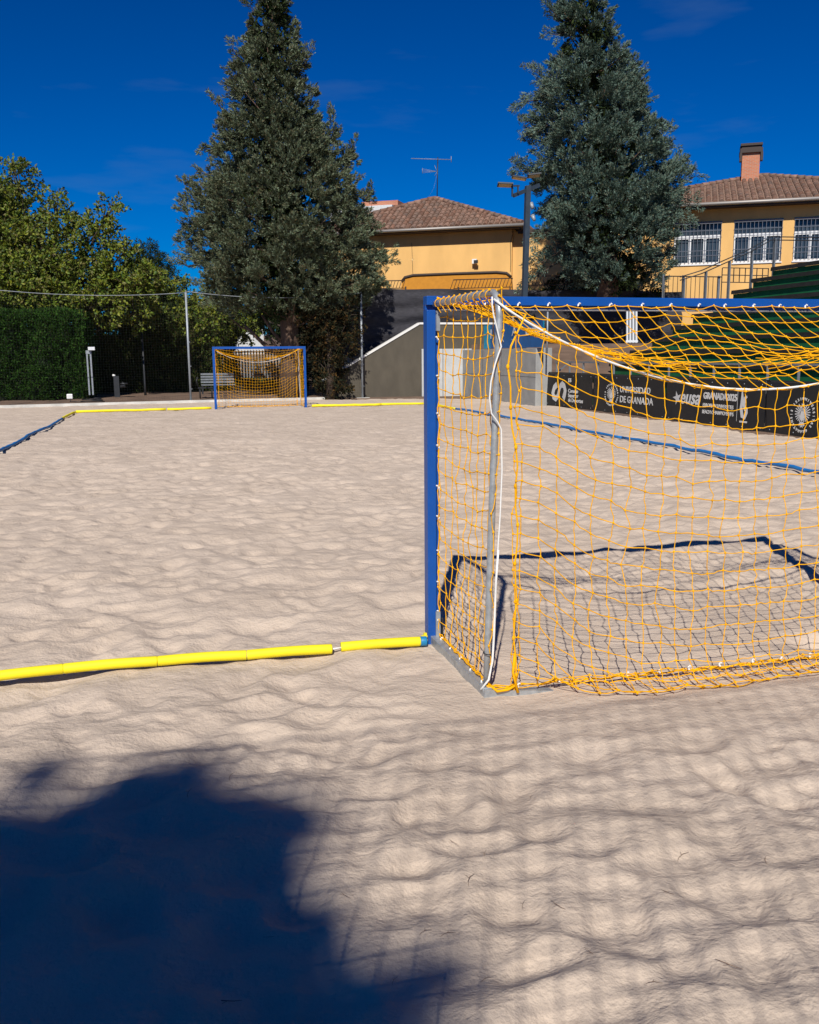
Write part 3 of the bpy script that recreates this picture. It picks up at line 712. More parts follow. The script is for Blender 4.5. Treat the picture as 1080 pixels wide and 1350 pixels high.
# rusty dark evergreen behind the right of the far goal
ba = PD(436, 525, 37.9); ba[2] = .05
blob_tree('juniper_tree', 'dark rusty-tinged evergreen tree between the far goal and the ramp wall', ba,
    [B(428, 420, 38, (.8, .8, 1.2)), B(445, 450, 38, (.6, .7, 1.)), B(432, 490, 38, (.55, .6, .9)), B(440, 510, 38.2, (.5, .5, .6)), B(455, 415, 38.3, (.6, .6, .6))], 'autumn', 47, .13, .06, 26, .16, nl=36)
bk = PD(440, 500, 46); bk[2] = .1
blob_tree('evergreen_shrub', 'black-green evergreen mass behind the rusty juniper, right of the cypress trunk', bk,
    [B(330, 415, 52, (1.6, 1.2, .8)), B(360, 420, 52, (1.8, 1.2, 1.)), B(395, 425, 50, (1.4, 1.2, 1.5)), B(425, 430, 46, (1.6, 1.4, 2.)), B(465, 420, 47, (1.3, 1.2, 1.6)), B(400, 470, 46, (1., 1.2, 1.6)), B(440, 485, 46, (1.6, 1, 1.3))], 'dark', 48, .16, .08, 22, .2)
# dark growth low on the terrace under the second cypress
bt = PD(790, 395, 44.5); bt[2] = 4.0
blob_tree('evergreen_shrub', 'dark low shrubs in shade under the broad blue-green cypress', bt,
    [B(745, 392, 44.5, (1.4, .8, .8)), B(800, 392, 44.5, (1.6, .8, .8)), B(846, 394, 44, (1.1, .8, .7))], 'dark', 49, .14, .06, 24, .08, 'shrub', limbs=False)

def hedge(name, label, x0, x1, y0, y1, z0, z1, key, seed, n, faces='front', T=None):
    rng = np.random.default_rng(seed); root = thing(name, label, 'hedge', ((x0+x1)/2, (y0+y1)/2, z0)); O = np.array([(x0+x1)/2, (y0+y1)/2, z0])
    X = x1-x0; Y = y1-y0; Z = z1-z0
    a = np.array([X*Z, X*Z*.3, X*Y*1.3, Y*Z, Y*Z]); a = a/a.sum(); f = rng.choice(5, n, p=a)
    u = rng.random(n); v = rng.random(n); P = np.zeros((n, 3)); N_ = np.zeros((n, 3))
    for k, (fn, nn) in enumerate([(lambda u, v: (x0+u*X, y0+0*u, z0+v*Z), (0, -1, .25)), (lambda u, v: (x0+u*X, y1+0*u, z0+v*Z), (0, 1, .25)), (lambda u, v: (x0+u*X, y0+v*Y, z1+0*u), (0, 0, 1)), (lambda u, v: (x0+0*u, y0+u*Y, z0+v*Z), (-1, 0, .25)), (lambda u, v: (x1+0*u, y0+u*Y, z0+v*Z), (1, 0, .25))]):
        m = f == k; P[m] = np.stack(fn(u[m], v[m]), -1); N_[m] = nn
    off = (vnoise(P[:, 0]*1.3+P[:, 1], P[:, 2]*.45, seed)-.5)*.75+(vnoise(P[:, 0]*4+P[:, 1]*3, P[:, 2]*1.3, seed+1)-.5)*.35
    nn = N_/np.linalg.norm(N_, axis=1, keepdims=True); off = np.where(N_[:, 2] > .9, off*.35, off)
    P = P+nn*(off-.08)[:, None]-O; ax = nn*.55+np.array([0, 0, .8])+rng.normal(0, .25, (n, 3)); ax /= np.linalg.norm(ax, axis=1, keepdims=True)
    V = sprays(P, ax, np.full(n, .42), np.full(n, .13), 22, .13, .04, rng, .8, .45)
    leafmesh('foliage', V, M[key], root)
    MB().use('core').box(-X/2+.45, X/2-.45, -Y/2+.45, Y/2-.45, 0, Z-.4).build('dark_filling', root)  # near-black box fills the hedge so gaps between leaves look dark
    return root
hedge('hedge', 'tall dark green clipped cypress hedge at the left edge of the picture', -14, PY(110, 480, 36)[0], 35.2, 37.5, 0, 3.35, 'hedge', 51, 5200)
hedge('hedge', 'long brownish-green hedge behind the galvanised net pole and thin dark lamp post', PY(108, 480, 41)[0], PY(304, 480, 41)[0], 40.4, 42.2, 0, 3.25, 'hedge2', 52, 4200)

# shadow-casting tree behind the camera, left
KZ = 3.3
shift = np.array([SUN_AZ[0], SUN_AZ[1]])/math.tan(SUN_EL)
def lift(x, y, z, R):
    z = z*KZ; return (np.array([x+shift[0]*z, y+shift[1]*z, z]), R)
bs = np.array([-10.8, -23., 0.])
blob_tree('deciduous_tree', 'leafy tree behind the camera whose shade falls on the near sand', bs,
    [(*lift(PZ(u, v)[0], PZ(u, v)[1], z, r), df) for u, v, z, r, df in ((232, 1085, 6.3, .12, 1), (222, 1030, 6.5, .09, 1.5), (205, 1055, 6.5, .08, 1.2), (262, 1050, 6.5, .07, 1), (330, 1125, 6., .12, 1), (372, 1095, 6., .06, .5), (60, 1190, 5.8, .17, 1), (30, 1110, 6., .06, .6), (160, 1225, 5.6, .28, 1), (275, 1195, 5.6, .17, 1),
      (110, 1370, 5., .50, 1), (300, 1400, 5., .24, 1), (-130, 1340, 5.3, .75, 1), (440, 1430, 4.9, .15, 1), (430, 1320, 5.1, .16, .22), (380, 1250, 5.3, .16, .12), (110, 1085, 6.2, .06, .5), (300, 1050, 6.3, .08, .25), (-200, 1600, 4.4, 1.0, 1), (200, 1600, 4.4, .5, 1))], 'dec', 61, .12, .10, 130, .3, nl=40, spr=.15, soft=.72)
for (x, y, lab, sd) in ((-11.5, -9.5, 'added unseen evergreen left of and behind the camera, blocking sky light', 71), (5., -17.5, 'added unseen evergreen behind the camera at its right, blocking sky light', 72), (-3., -18.5, 'added unseen evergreen straight behind the camera, blocking sky light', 73)):  # extra trees out of view, added to cut sky light on the shaded sand
    q_ = np.array([x, y, 0.]); blob_tree('evergreen_tree', lab, q_, [(q_+np.array([0, 0, 2.6]), (2.8, 2.4, 2.2)), (q_+np.array([0.2, 0, 5.2]), (2.2, 2, 2.)), (q_+np.array([0, .2, 7.6]), (1.4, 1.4, 1.6))], 'dark', sd, .45, .3, 9, .25, nl=16, spr=.6)

# ------------------------------------------------------------------ ball-stop nets and poles
def pole(x, y, h, label, r=.045, zb=0, key='galvlight', grp='galvanised net poles'):
    root = thing('net_pole', label, 'pole', (x, y, zb), 0, grp)
    MB().use(key).tube([(0, 0, -.1), (0, 0, h)], r, 10).build('shaft', root)
    b = MB().use('galvlight')
    for z in (h*.12, h*.33, h*.55, h*.8): b.tube([(r*.9, -.03, z), (r+.03, -.03, z+.01)], .018, 6)
    b.tube([(0, 0, h), (0, 0, h+.07)], .018, 6).build('cable_eyelet', root)
    MB().use('kerb').box(-.28, .28, -.16, .16, -.05, .045).build('footing', root)
    return root
NY = 32.32
pole(-.66, NY, 4.25, 'galvanised net pole rising left of the distant goal')
pole(6.3, NY+.02, 4.27, 'galvanised net pole in front of the sloping ramp wall')
pole(-7.62, NY-.9, 4.2, 'galvanised net pole cut by the left edge of the photograph')
def big_net(name, label, a, b, z0, z1, step, r, key, sag=.0, wob=0., parent=None, rings=True):
    a = Vector(a); b = Vector(b); n = int((b-a).length/step); m = int((z1-z0)/step); mb = MB().use(key)
    d = (b-a).normalized(); nrm = Vector((-d.y, d.x, 0))
    def P(t, z):
        zt = z1-sag*4*t*(1-t); zz = z0+(zt-z0)*z; p = a.lerp(b, t); w = wob*(math.sin(t*31+z*7)+math.sin(t*13-z*11+1))
        return Vector((p.x, p.y, 0))+nrm*w+d*(w*.5)+Vector((0, 0, zz))
    for i in range(n+1): mb.tube([P(i/n, k/10) for k in range(11)], r, 3, caps=False)
    ns = max(12, n//3)
    for j in range(m+1): mb.tube([P(k/ns, j/m) for k in range(ns+1)], r, 3, caps=False)
    o = thing(name, label, 'net', ((a.x+b.x)/2, (a.y+b.y)/2, 0)); mm = mb.build('mesh', o); mm.location = (-(a.x+b.x)/2, -(a.y+b.y)/2, 0)
    c = MB().use('galvlight' if rings else key).tube([P(k/16, 1)+Vector((0, 0, .02)) for k in range(17)], .012 if rings else .005, 5).build('cable', o); c.location = mm.location
    return o
big_net('ball_net', 'fine dark ball-stop net hung between the two galvanised poles behind the distant goal', (-.66, NY, 0), (6.3, NY+.02, 0), .05, 4.27, .10, .0012, 'net', .22, .012)
big_net('ball_net', 'fine dark ball-stop net in front of the hedges, left of the left galvanised pole', (-7.62, NY-.9, 0), (-.66, NY, 0), .05, 4.22, .10, .0011, 'net', .16, .012)
big_net('ball_net', 'tall ball-stop net behind the camera whose mesh shades the near sand', (-6.0, -6.05, 0), (7.5, -6.0, 0), .05, 4.62, .11, .0038, 'net', .12, .02, rings=False)
pole(-6.0, -6.05, 4.65, 'net pole behind the camera at its left'); pole(7.5, -6.0, 4.65, 'net pole behind the camera at its right')

# ------------------------------------------------------------------ ramp wall, panels, grey wall
YW = 32.75
def prism(mb, poly, y0, y1):
    n = len(poly); V = [(x, y0, z) for x, z in poly]+[(x, y1, z) for x, z in poly]
    mb.add(V, [tuple(range(n)), tuple(range(2*n-1, n-1, -1))]+[(i, i+n, (i+1) % n+n, (i+1) % n) for i in range(n)])
a = PY(427, 503, YW); b = PY(553, 427.5, YW); c = PY(652, 427.5, YW)
w = thing('ramp_wall', 'olive stucco wall with a sloping white coping, right of the distant goal', 'wall', (a[0], YW, 0))
def lx(p): return (p[0]-a[0], p[2])
mb = MB().use('stucco'); prism(mb, [(0, -.2), (0, a[2]), lx(b), lx(c), (c[0]-a[0], -.2)], 0, .22); mb.build('wall_face', w)
mb = MB().use('coping'); ax_, az_ = lx(a); bx_, bz_ = lx(b); cx_, cz_ = lx(c)
mb.beam((ax_-.1, .11, az_+.0), (bx_, .11, bz_+.035), .30, .08); mb.beam((bx_, .11, bz_+.035), (cx_, .11, cz_+.035), .30, .08); mb.build('coping', w)
# pale panels
pw = thing('concrete_panel_wall', 'pale concrete panels between the near blue post and the grey wall', 'wall', (8.9, YW-.12, 0))
p0 = PY(556, 460, YW-.12); p1 = PY(640, 460, YW-.12)
mb = MB().use('concpale'); W_ = p1[0]-p0[0]
for k in range(3): mb.box(p0[0]-8.9+W_/3*k+.012, p0[0]-8.9+W_/3*(k+1)-.012, 0, .1, -.2, p0[2])
bev(mb.build('panel', pw), .02)
gw = thing('side_wall', 'plain grey concrete wall running towards the black banners', 'wall', (10.75, 27.5, 0))
y1_ = YW-.15; y0_ = 24.45
mb = MB().use('concrete').box(0, .22, y0_-27.5, y1_-27.5, -.2, 1.97); bev(mb.build('wall_face', gw), .015)
mb = MB().use('dkmetal')
for y in (25.9, 28., 30.): mb.box(-.004, .0, y-27.5-.006, y-27.5+.006, 0, 1.97)
mb.box(-.004, 0, y0_-27.5, y1_-27.5, .98, .99).build('joint', gw)
# end block of the grey wall (pale)
eb = MB().use('concrete').box(0, .35, 0, .9, -.2, 1.98); o = eb.build('concrete_pier', None, None); o.location = (11.0, 23.55+.9, 0); tag(o, 'short grey concrete pier closing the grey wall beside the first banner', 'pier'); bev(o, .015)
# blue banner
Xb = 10.7
ba_ = PX(638, 430, 10.75); bb_ = PX(716, 425, 10.75); zlo = 2.0; zhi = PX(680, 425, 10.75)[2]
bn = thing('blue_banner', 'blue banner with white letters standing on top of the grey wall', 'banner', (10.75, 27, zlo))
YA = ba_[1]; YB = bb_[1]
def flatgrid(mb, y0, y1, z0, z1, x=0., amp=.0, ny=30, nz=8, thick=.004, seed=0, y_off=0):
    def d(y, z): return amp*(vnoise(np.array(y*2.3+seed), np.array(z*3.1+y*.8), seed)-.5)*2
    Gf = [[(x+float(d(y0+(y1-y0)*j/ny, z0+(z1-z0)*i/nz)), y0+(y1-y0)*j/ny-y_off, z0+(z1-z0)*i/nz) for j in range(ny+1)] for i in range(nz+1)]
    mb.grid(Gf); mb.grid([[(p[0]+thick, p[1], p[2]) for p in r][::-1] for r in Gf]); return d
mb = MB().use('bluev'); Yc = YA-(YA-YB)*.13
flatgrid(mb, Yc-27, YB-27, 0, zhi-zlo, 0, .01, 30, 6)
mb.build('panel', bn)
mb = MB().use('cyan'); flatgrid(mb, YA-27, Yc-27, 0, zhi-zlo, 0, .01, 4, 6); flatgrid(mb, YB-27, YB-27-.12, 0, zhi-zlo, 0, .01, 2, 6); mb.build('edge_band', bn)
def TB(x, y, z): return Matrix(((0, 0, -1, x), (-1, 0, 0, y), (0, 1, 0, z), (0, 0, 0, 1)))
def ybu(u, X=10.75, v=440): return PX(u, v, X)[1]-27
hb = zhi-zlo
text('A', .46, 'lettering', bn, M['letter'], TB(-.02, ybu(675.5), hb*.48), bold=.0, xs=1.55)
text('-----', .12, 'lettering', bn, M['letter'], TB(-.02, ybu(675), hb*.30), xs=1.3)
text('eusa', .50, 'lettering', bn, M['letter'], TB(-.02, ybu(693), hb*.48), bold=.012, shear=.25, xs=1.45)
text('l', .5, 'lettering', bn, M['letter'], TB(-.02, ybu(647), hb*.42), bold=.01, xs=1.6)
text('X', .38, 'lettering', bn, M['letter'], TB(-.02, ybu(660), hb*.25), bold=.0, xs=1.6)
mb = MB().use('galvlight')
for yy in (YB-27-.2, YA-27-.3, (YA+YB)/2-27): mb.tube([(.08, yy, -.2), (.08, yy, hb+.25)], .03, 8)
mb.build('support_post', bn)

# small olive block & pale panel behind the ramp wall
ob = thing('low_building', 'low olive wall with a pale lower panel half hidden behind the sloping coping', 'building', (6, 35, 0))
q0 = PY(448, 434, 35); q1 = PY(520, 470, 35)
MB().use('stucco2').box(q0[0]-6, q1[0]-6+3, 0, .3, -.1, q0[2]).build('wall', ob)
r0 = PY(452, 467, 34.9); r1 = PY(480, 492, 34.9)
MB().use('concpale').box(r0[0]-6, r1[0]-6, -.06, -.003, -.1, r0[2]).build('panel', ob)

# ------------------------------------------------------------------ black shade cloth fence and railing
sc_ = thing('shade_cloth_fence', 'wrinkled black shade cloth on a fence behind the ramp wall', 'fence', (9, 34, 0))
x0 = PY(449, 400, 34)[0]; x1 = PY(900, 400, 34)[0]
mb = MB().use('cloth'); nX = 150; nZ = 34; Gf = []
for i in range(nZ+1):
    r = []
    for j in range(nX+1):
        x = x0+(x1-x0)*j/nX; t = i/nZ
        zb = PY(480, 470, 34)[2]+.25*math.sin(x*1.1)+.15*math.sin(x*2.7)-(.0); zt = PY(560, 381, 34)[2]+.02*math.sin(x*2)
        if x < PY(476, 400, 34)[0]: zt -= (PY(476, 400, 34)[0]-x)*.35
        z = zb+(zt-zb)*t
        fold = .07*math.sin(z*9+1.4*math.sin(x*1.1)+x*.6)*(.4+.6*float(vnoise(np.array(x*.7), np.array(z*1.2), 4)))+.05*(float(vnoise(np.array(x*2.), np.array(z*7), 5))-.5)
        r.append((x-9, fold, z))
    Gf.append(r)
mb.grid(Gf); mb.grid([[(p[0], p[1]+.006, p[2]) for p in r][::-1] for r in Gf]); mb.build('cloth', sc_)
mb = MB().use('dkmetal')
xx = x0+.5
while xx < x1: mb.tube([(xx-9, .12, 0), (xx-9, .12, 4.7)], .03, 6); xx += 2.4
mb.build('fence_post', sc_)
# tilted-bar railing
def railing(label, u0, u1, vt, vb, D0, D1, n, lean=.12, key='brown'):
    a = PD(u0, vt, D0); b = PD(u1, vt, D1); a2 = PD(u0, vb, D0); root = thing('railing', label, 'railing', (a[0], a[1], a2[2]), 0, 'dark railings below the ochre building')
    O = Vector((a[0], a[1], a2[2])); h = a[2]-a2[2]; A = Vector(a)-O; Bv = Vector(b)-O; A.z = h; Bv.z = h+(b[2]-a[2])*.0
    mb = MB().use(key); mb.tube([A, Bv], .025, 6); mb.tube([A-Vector((0, 0, h*.95)), Bv-Vector((0, 0, h*.95))], .02, 6); mb.build('rail', root)
    mb = MB().use(key); dx = (Bv-A).normalized()
    for k in range(n+1):
        p = A.lerp(Bv, k/n); mb.tube([p-Vector((0, 0, h))-dx*lean*h*3, p], .014, 4)
    mb.build('bars', root); return root
railing('dark slanted-bar railing above the black cloth at the left end of the ochre wall', 496, 534, 370.5, 381, 43.5, 43.3, 9)
railing('dark slanted-bar railing in front of the orange parapet', 598, 676, 369, 381, 43.3, 42.6, 17)
railing('dark slanted-bar railing between the lamp post and the broad cypress', 696, 780, 364.5, 377, 42.6, 42, 18)

# ------------------------------------------------------------------ ochre buildings
ang = math.radians(16.5); dR = _r*math.cos(ang)-_h*math.sin(ang); dI = _h*math.cos(ang)+_r*math.sin(ang)   # along facade, into building
A0 = PD(686, 297, 50)
def FW(p): # facade frame -> world relative
    return None
def facade_pt(u, v, off=0.):
    d = ray(u, v); nrm = dI; t = ((A0+dI*off-cam_p)@nrm)/(d@nrm); p = cam_p+d*t; return (p-A0)@dR, p[2]
rzf = math.atan2(dR[1], dR[0])
def building(name, label, x_origin):
    o = A0+dR*x_origin; return thing(name, label, 'building', (o[0], o[1], 0), rzf)
def tiled_face(mb, E0, E1, P, outward, step=.30, rad=.12):
    """roof face: eave E0->E1 rising to apex P; rows of curved tiles up the slope"""
    E0 = Vector(E0); E1 = Vector(E1); P = Vector(P); w = (E1-E0).length; ex = (E1-E0)/w; up = P-E0; xp = up.dot(ex); up = up-ex*xp; L = up.length; up /= L
    nrm = ex.cross(up).normalized()
    if nrm.z < 0: nrm = -nrm
    mb.add([E0, E1, P], [(0, 1, 2)])
    n = int(w/step)
    for i in range(n):
        x = (i+.5)*w/n; Lm = L*(x/xp if x < xp else (w-x)/(w-xp)); k = max(1, int(Lm/.42)); s0 = 0
        for j in range(k):
            a = -.06+j*.42 if j == 0 else j*.42; b = min((j+1)*.42+.05, Lm)
            if b-a < .08: continue
            V = []; jx = random.uniform(-.01, .01); jz = random.uniform(0, .012)
            for (s, rr, dz) in ((a, rad, .03), (b, rad*.84, .005)):
                for q in range(6):
                    t = PI*q/5; V.append(E0+ex*(x+jx+rr*math.cos(t))+up*s+nrm*(rr*math.sin(t)+dz+jz))
            mb.add(V, [(q, q+1, q+7, q+6) for q in range(5)]+[(0, 6, 6, 0)][:0], True)
            mb.add([V[q] for q in range(6)], [tuple(range(6))])
def hip_roof(root, xa, xb, depth, ze, apex, over=.7):
    mb = MB().use('tile'); c = [(xa-over, -over, ze), (xb+over, -over, ze), (xb+over, depth+over, ze), (xa-over, depth+over, ze)]
    for i in range(4):
        if i == 2: mb.add([c[2], c[3], apex], [(0, 1, 2)]); continue
        tiled_face(mb, c[i], c[(i+1) % 4], apex, None)
    for i in range(2):        # ridge caps on the two visible hips
        a = Vector(c[i]); b = Vector(apex); n = int((b-a).length/.4)
        for k in range(n): mb.tube([a.lerp(b, k/n)+Vector((0, 0, .05)), a.lerp(b, (k+1.1)/n)+Vector((0, 0, .04))], [.13, .105], 8)
    return mb.build('roof', root)
# building one (left): eave corner at A0
ze = A0[2]
la, _ = facade_pt(405, 300); 
B1 = building('ochre_building', 'plain ochre building with a hipped tile roof and rooftop aerial, between the two cypresses', 0)
zg = 3.6; wl = la; 
apx = PD(573, 262, 54.5); ap_l = ((apx-A0)@dR, (apx-A0)@dI, apx[2])
cor = facade_pt(675, 320)[0]
MB().use('ochre').box(wl, cor, 0, 8.6, zg, ze-.05).build('wall', B1)
hip_roof(B1, wl, facade_pt(683, 300)[0]-.35, 8.6, ze, ap_l)
mb = MB().use('brown').box(wl-.3, cor+.45, -.66, -.003, ze-.20, ze-.12).box(wl-.3, cor+.45, -.66, 8, ze-.115, ze-.02); mb.build('eaves', B1)
mb = MB().use('gutter').tube([(wl-.4, -.75, ze-.07), (cor+.75, -.75, ze-.07)], .085, 8); mb.build('gutter', B1)
mb = MB().use('brown')
def wire(mb, pts, off=-.02, r=.014): mb.tube([(*[facade_pt(u, v)[0], off], facade_pt(u, v)[1]) for u, v in pts], r, 4)
wire(mb, [(676, 309), (673, 320), (673.5, 345), (673, 358)]); wire(mb, [(543, 320), (544, 345), (544.5, 362)], r=.01); mb.build('cable', B1)
mb = MB().use('white'); x, z = facade_pt(627, 345); mb.box(x-.13, x+.12, -.28, -.1, z-.12, z+.12).use('dkmetal').box(x-.02, x+.2, -.36, -.26, z-.1, z+.05); mb.build('wall_lamp', B1)
# lower link wall right of building one
x0l = cor+.003; x1l = facade_pt(775, 320)[0]
zl = facade_pt(740, 302)[1]
MB().use('ochre').box(x0l, x1l, .25, 6, zg, zl).build('link_wall', B1)
MB().use('brown').box(x0l+.3, x1l, .0, .25-.003, zl-.12, zl+.06).build('link_eaves', B1)
# orange parapet with curved ends
OP = thing('orange_parapet', 'orange rendered parapet with brown capping at the foot of the ochre wall', 'wall', tuple(PD(527, 380, 46)))
pa = [(529, 382), (530, 372), (534, 366.5), (545, 363.8), (600, 361.6), (655, 359.8), (668, 361), (674, 366), (675, 382)]
pts = [PD(u, v, 46-(u-529)/146*1.2)-PD(527, 380, 46) for u, v in pa]
mb = MB().use('orangewall'); n = len(pts); V = [tuple(p) for p in pts]+[tuple(p+dI*.3) for p in pts]
for p in (0, n-1): pass
mb.add(V, [tuple(range(n-1, -1, -1)), tuple(range(n, 2*n))]+[(i, i+1, i+1+n, i+n) for i in range(n-1)]); mb.build('wall_face', OP)
MB().use('brown').tube([p+np.array([0, 0, .03]) for p in pts[1:-1]], .07, 6).build('capping', OP)
# rooftop bits of the house behind, left
rb = PD(492, 285, 62); o_ = thing('rooftop_house', 'white rooftop block with a brown cap behind the hipped roof', 'building', (rb[0], rb[1], 0), rzf)
z1_ = PD(492, 271, 62)[2]
MB().use('render').box(-3, 1.3, 0, 3, 3.8, z1_).build('wall', o_)
MB().use('brick').box(-.9, 1.6, .3, 2, z1_+.002, PD(492, 264.5, 62)[2]).build('chimney', o_)
# aerial
ab = np.array(apx); tvr = thing('tv_aerial', 'thin television aerial on the peak of the left roof', 'aerial', tuple(ab))
mt = PD(577.5, 207, 54.5)[2]-ab[2]
mb = MB().use('dkmetal').tube([(.15, 0, 0), (.2, 0, mt)], .028, 6); mb.build('mast', tvr)
mb = MB().use('galvlight'); 
def AP(u, v): return PD(u, v, 54.5)-ab
mb.tube([AP(542, 209), AP(595, 210.5)], .018, 5)
for k in range(12):
    u = 546+k*4; p = AP(u, 209+(u-542)*.03); mb.tube([p-dI*.22, p+dI*.22], .006, 4)
mb.tube([AP(595, 206), AP(595, 214)], .02, 4)
for k in range(4): mb.tube([AP(557, 222.5+k*1.8), AP(576, 226)], .008, 4)
mb.tube([AP(557, 221.5), AP(557, 229)], .012, 4); mb.tube([AP(573, 218), AP(577, 227)], .012, 4); mb.tube([AP(573, 232), AP(577, 226)], .012, 4)
mb.tube([AP(577, 227), AP(572, 248), AP(563, 263)], .004, 3)
mb.build('antenna', tvr)

# building two (right)
xa2 = facade_pt(762, 300)[0]; off2 = 0.
B2 = building('ochre_building', 'ochre building with barred white windows and a brick chimney at the right', xa2)
def fp(u, v): x, z = facade_pt(u, v); return x-xa2, z
ze2 = fp(1000, 270)[1]; W2 = fp(1250, 270)[0]
wins = []
for (ua, ub, vt, vb) in ((890, 949, 294, 347), (969, 1029, 291.3, 345), (1048.5, 1110, 289, 342)):
    xa, zt = fp(ua, vt); xb, zb = fp(ub, vb); wins.append((xa, xb, zb, zt))
zb_ = sum(w_[2] for w_ in wins)/3; zt_ = sum(w_[3] for w_ in wins)/3
mb = MB().use('ochre'); mb.box(0, W2, 0, .3, 2.6, zb_).box(0, W2, 0, .3, zt_, ze2-.05)
xs_ = [0]+[v for w_ in wins for v in w_[:2]]+[W2]
for k in range(0, len(xs_), 2): mb.box(xs_[k], xs_[k+1], 0, .3, zb_, zt_)
mb.box(0, .3, .3, 8, 2.6, ze2-.05).box(W2-.3, W2, .3, 8, 2.6, ze2-.05).build('wall', B2)
MB().use('black').box(.4, W2-.4, 2.2, 2.3, zb_-.5, zt_+.4).build('room_back', B2)
for (xa, xb, _a, _b) in wins:
    fr = MB().use('winframe'); zt = zt_; zb = zb_; zm = zt-(zt-zb)*.33; w_ = xb-xa
    fr.box(xa-.05, xb+.05, -.06, .12, zb-.06, zb+.0-.003)   # sill
    fr.box(xa+.003, xb-.003, .14, .2, zb+.003, zb+.09).box(xa+.003, xb-.003, .14, .2, zm-.1, zm+.06)
    for k in range(4):
        xc = xa+.035+(w_-.07)*k/3; fr.box(xc-.032 if k not in (0,) else xa+.003, xc+.032 if k != 3 else xb-.003, .135, .195, zb+.09, zm-.1)
        if k in (1, 2): fr.box(xc-.065, xc+.065, .125, .205, zb+.088, zm-.098)
    f = fr.build('window', B2)
    MB().use('glass').box(xa+.01, xb-.01, .21, .225, zb, zt).build('pane', f)
    bb = MB().use('bar')
    bb.box(xa-.03, xb+.03, -.05, -.02, zt-.02, zt+.03)
    for k in range(13): x = xa+w_*k/12; bb.box(x-.011, x+.011, -.035, -.013, zb+.02, zt)
    for k in (.03, .2, .36, .68, .8): z = zt-(zt-zb)*k; bb.box(xa-.03, xb+.03, -.048, -.036, z-.014, z+.014)
    bb.build('window_bars', f)
ap2 = PD(1005, 232, 51.5); ap2l = ((ap2-A0)@dR-xa2, (ap2-A0)@dI, ap2[2])
hip_roof(B2, 0, W2, 9, ze2+.1, ap2l, .75)
MB().use('brown').box(-.6, W2+.6, -.70, -.003, ze2-.1, ze2-.02).box(-.6, W2+.6, -.70, 8.5, ze2-.015, ze2+.07).box(-.6, W2+.6, -.72, -.705, ze2-.12, ze2+.02).build('eaves', B2)
MB().use('gutter').tube([(-.7, -.80, ze2+.04), (W2+.7, -.80, ze2+.04)], .09, 8).build('gutter', B2)
# chimney
cA = fp(976.5, 240)[0]; chd = 4.0
def fpo(u, v, off): x, z = facade_pt(u, v, off); return x-xa2, z
cx0, czb = fpo(977, 242, chd); cx1, czt = fpo(1002.5, 200, chd)
MB().use('brick').box(cx0, cx1, chd, chd+.95, czb-1.3, czt).build('chimney', B2)
mb = MB().use('brown'); zc = fpo(990, 189, chd)[1]
mb.box(cx0-.12, cx1+.12, chd-.14, chd+1.1, czt-.02, czt+.2).box(cx0-.04, cx1+.04, chd-.04, chd+1, czt+.203, zc-.12).box(cx0-.1, cx1+.1, chd-.12, chd+1.08, zc-.117, zc)
mb.box(cx0-.14, cx0-.02, chd-.16, chd+.2, czt-.45, czt-.023).box(cx1+.02, cx1+.14, chd-.16, chd+.2, czt-.45, czt-.023).build('chimney_cap', B2)

# ------------------------------------------------------------------ lamp post with floodlights
lb = PD(690, 400, 36.5); lb[2] = 1.5; lt = PD(690, 247, 36.5)
LP = thing('floodlight_post', 'dark square lamp post with three flat floodlight heads beside the broad cypress', 'lamp post', tuple(lb))
h = lt[2]-lb[2]
dd = (_r, _h)
MB().use('lamp').beam((0, 0, 0), (_r[0]*.12, _r[1]*.12, h+.05), .19, .19).build('shaft', LP)
def LQ(u, v, D=36.5): return PD(u, v, D)-lb
mb = MB().use('lamp').beam(LQ(677, 258, 36.2), LQ(711, 244, 36.8), .10, .14); mb.beam(LQ(675.5, 246, 36.2), LQ(675.5, 259, 36.2), .05, .08); mb.beam(LQ(674, 245, 36.2), LQ(685, 245, 36.3), .05, .06); mb.beam(LQ(683, 244, 36.2), LQ(683, 255, 36.2), .05, .06); mb.build('bracket', LP)
def head(u0, v0, u1, v1, D, tilt, label=None):
    a = LQ(u0, v0, D); b = LQ(u1, v1, D); a = Vector(a); b = Vector(b); e = (b-a).normalized(); h_ = Vector(_h); n = (h_*math.cos(tilt)-Vector((0, 0, 1))*math.sin(tilt))
    mb = MB().use('dkmetal'); w = .42; up = e.cross(n).normalized()
    if up.z < 0: up = -up
    V = []
    for s in (-.5, .5):
        for p in (a, b): V.append(p+n*w*s)
    V2 = [v+up*.05 for v in V]; V = [Vector(v) for v in V]
    mb.add(V+V2, [(0, 1, 3, 2), (4, 6, 7, 5), (0, 4, 5, 1), (1, 5, 7, 3), (3, 7, 6, 2), (2, 6, 4, 0)])
    o = mb.build('floodlight_head', LP)
    c = sum(V, Vector())/4; V3 = [c+(v-c)*.85-up*.003 for v in V]; V4 = [v-up*.012 for v in V3]
    MB().use('lampglow').add(V4+V3, [(0, 1, 3, 2), (4, 6, 7, 5), (0, 4, 5, 1), (1, 5, 7, 3), (3, 7, 6, 2), (2, 6, 4, 0)]).build('lens', o)
head(656, 244, 676, 245, 36.2, .16); head(675, 234, 694, 237, 36.6, .05); head(696, 233, 713, 231, 37.1, .12)
for (u, v) in ((700, 268), (702, 284)):
    p = LQ(u, v, 36.5); MB().use('galvlight').tube([p, p+np.array([.05, -.1, -.2])], [.09, .06], 8).build('loudspeaker', LP)

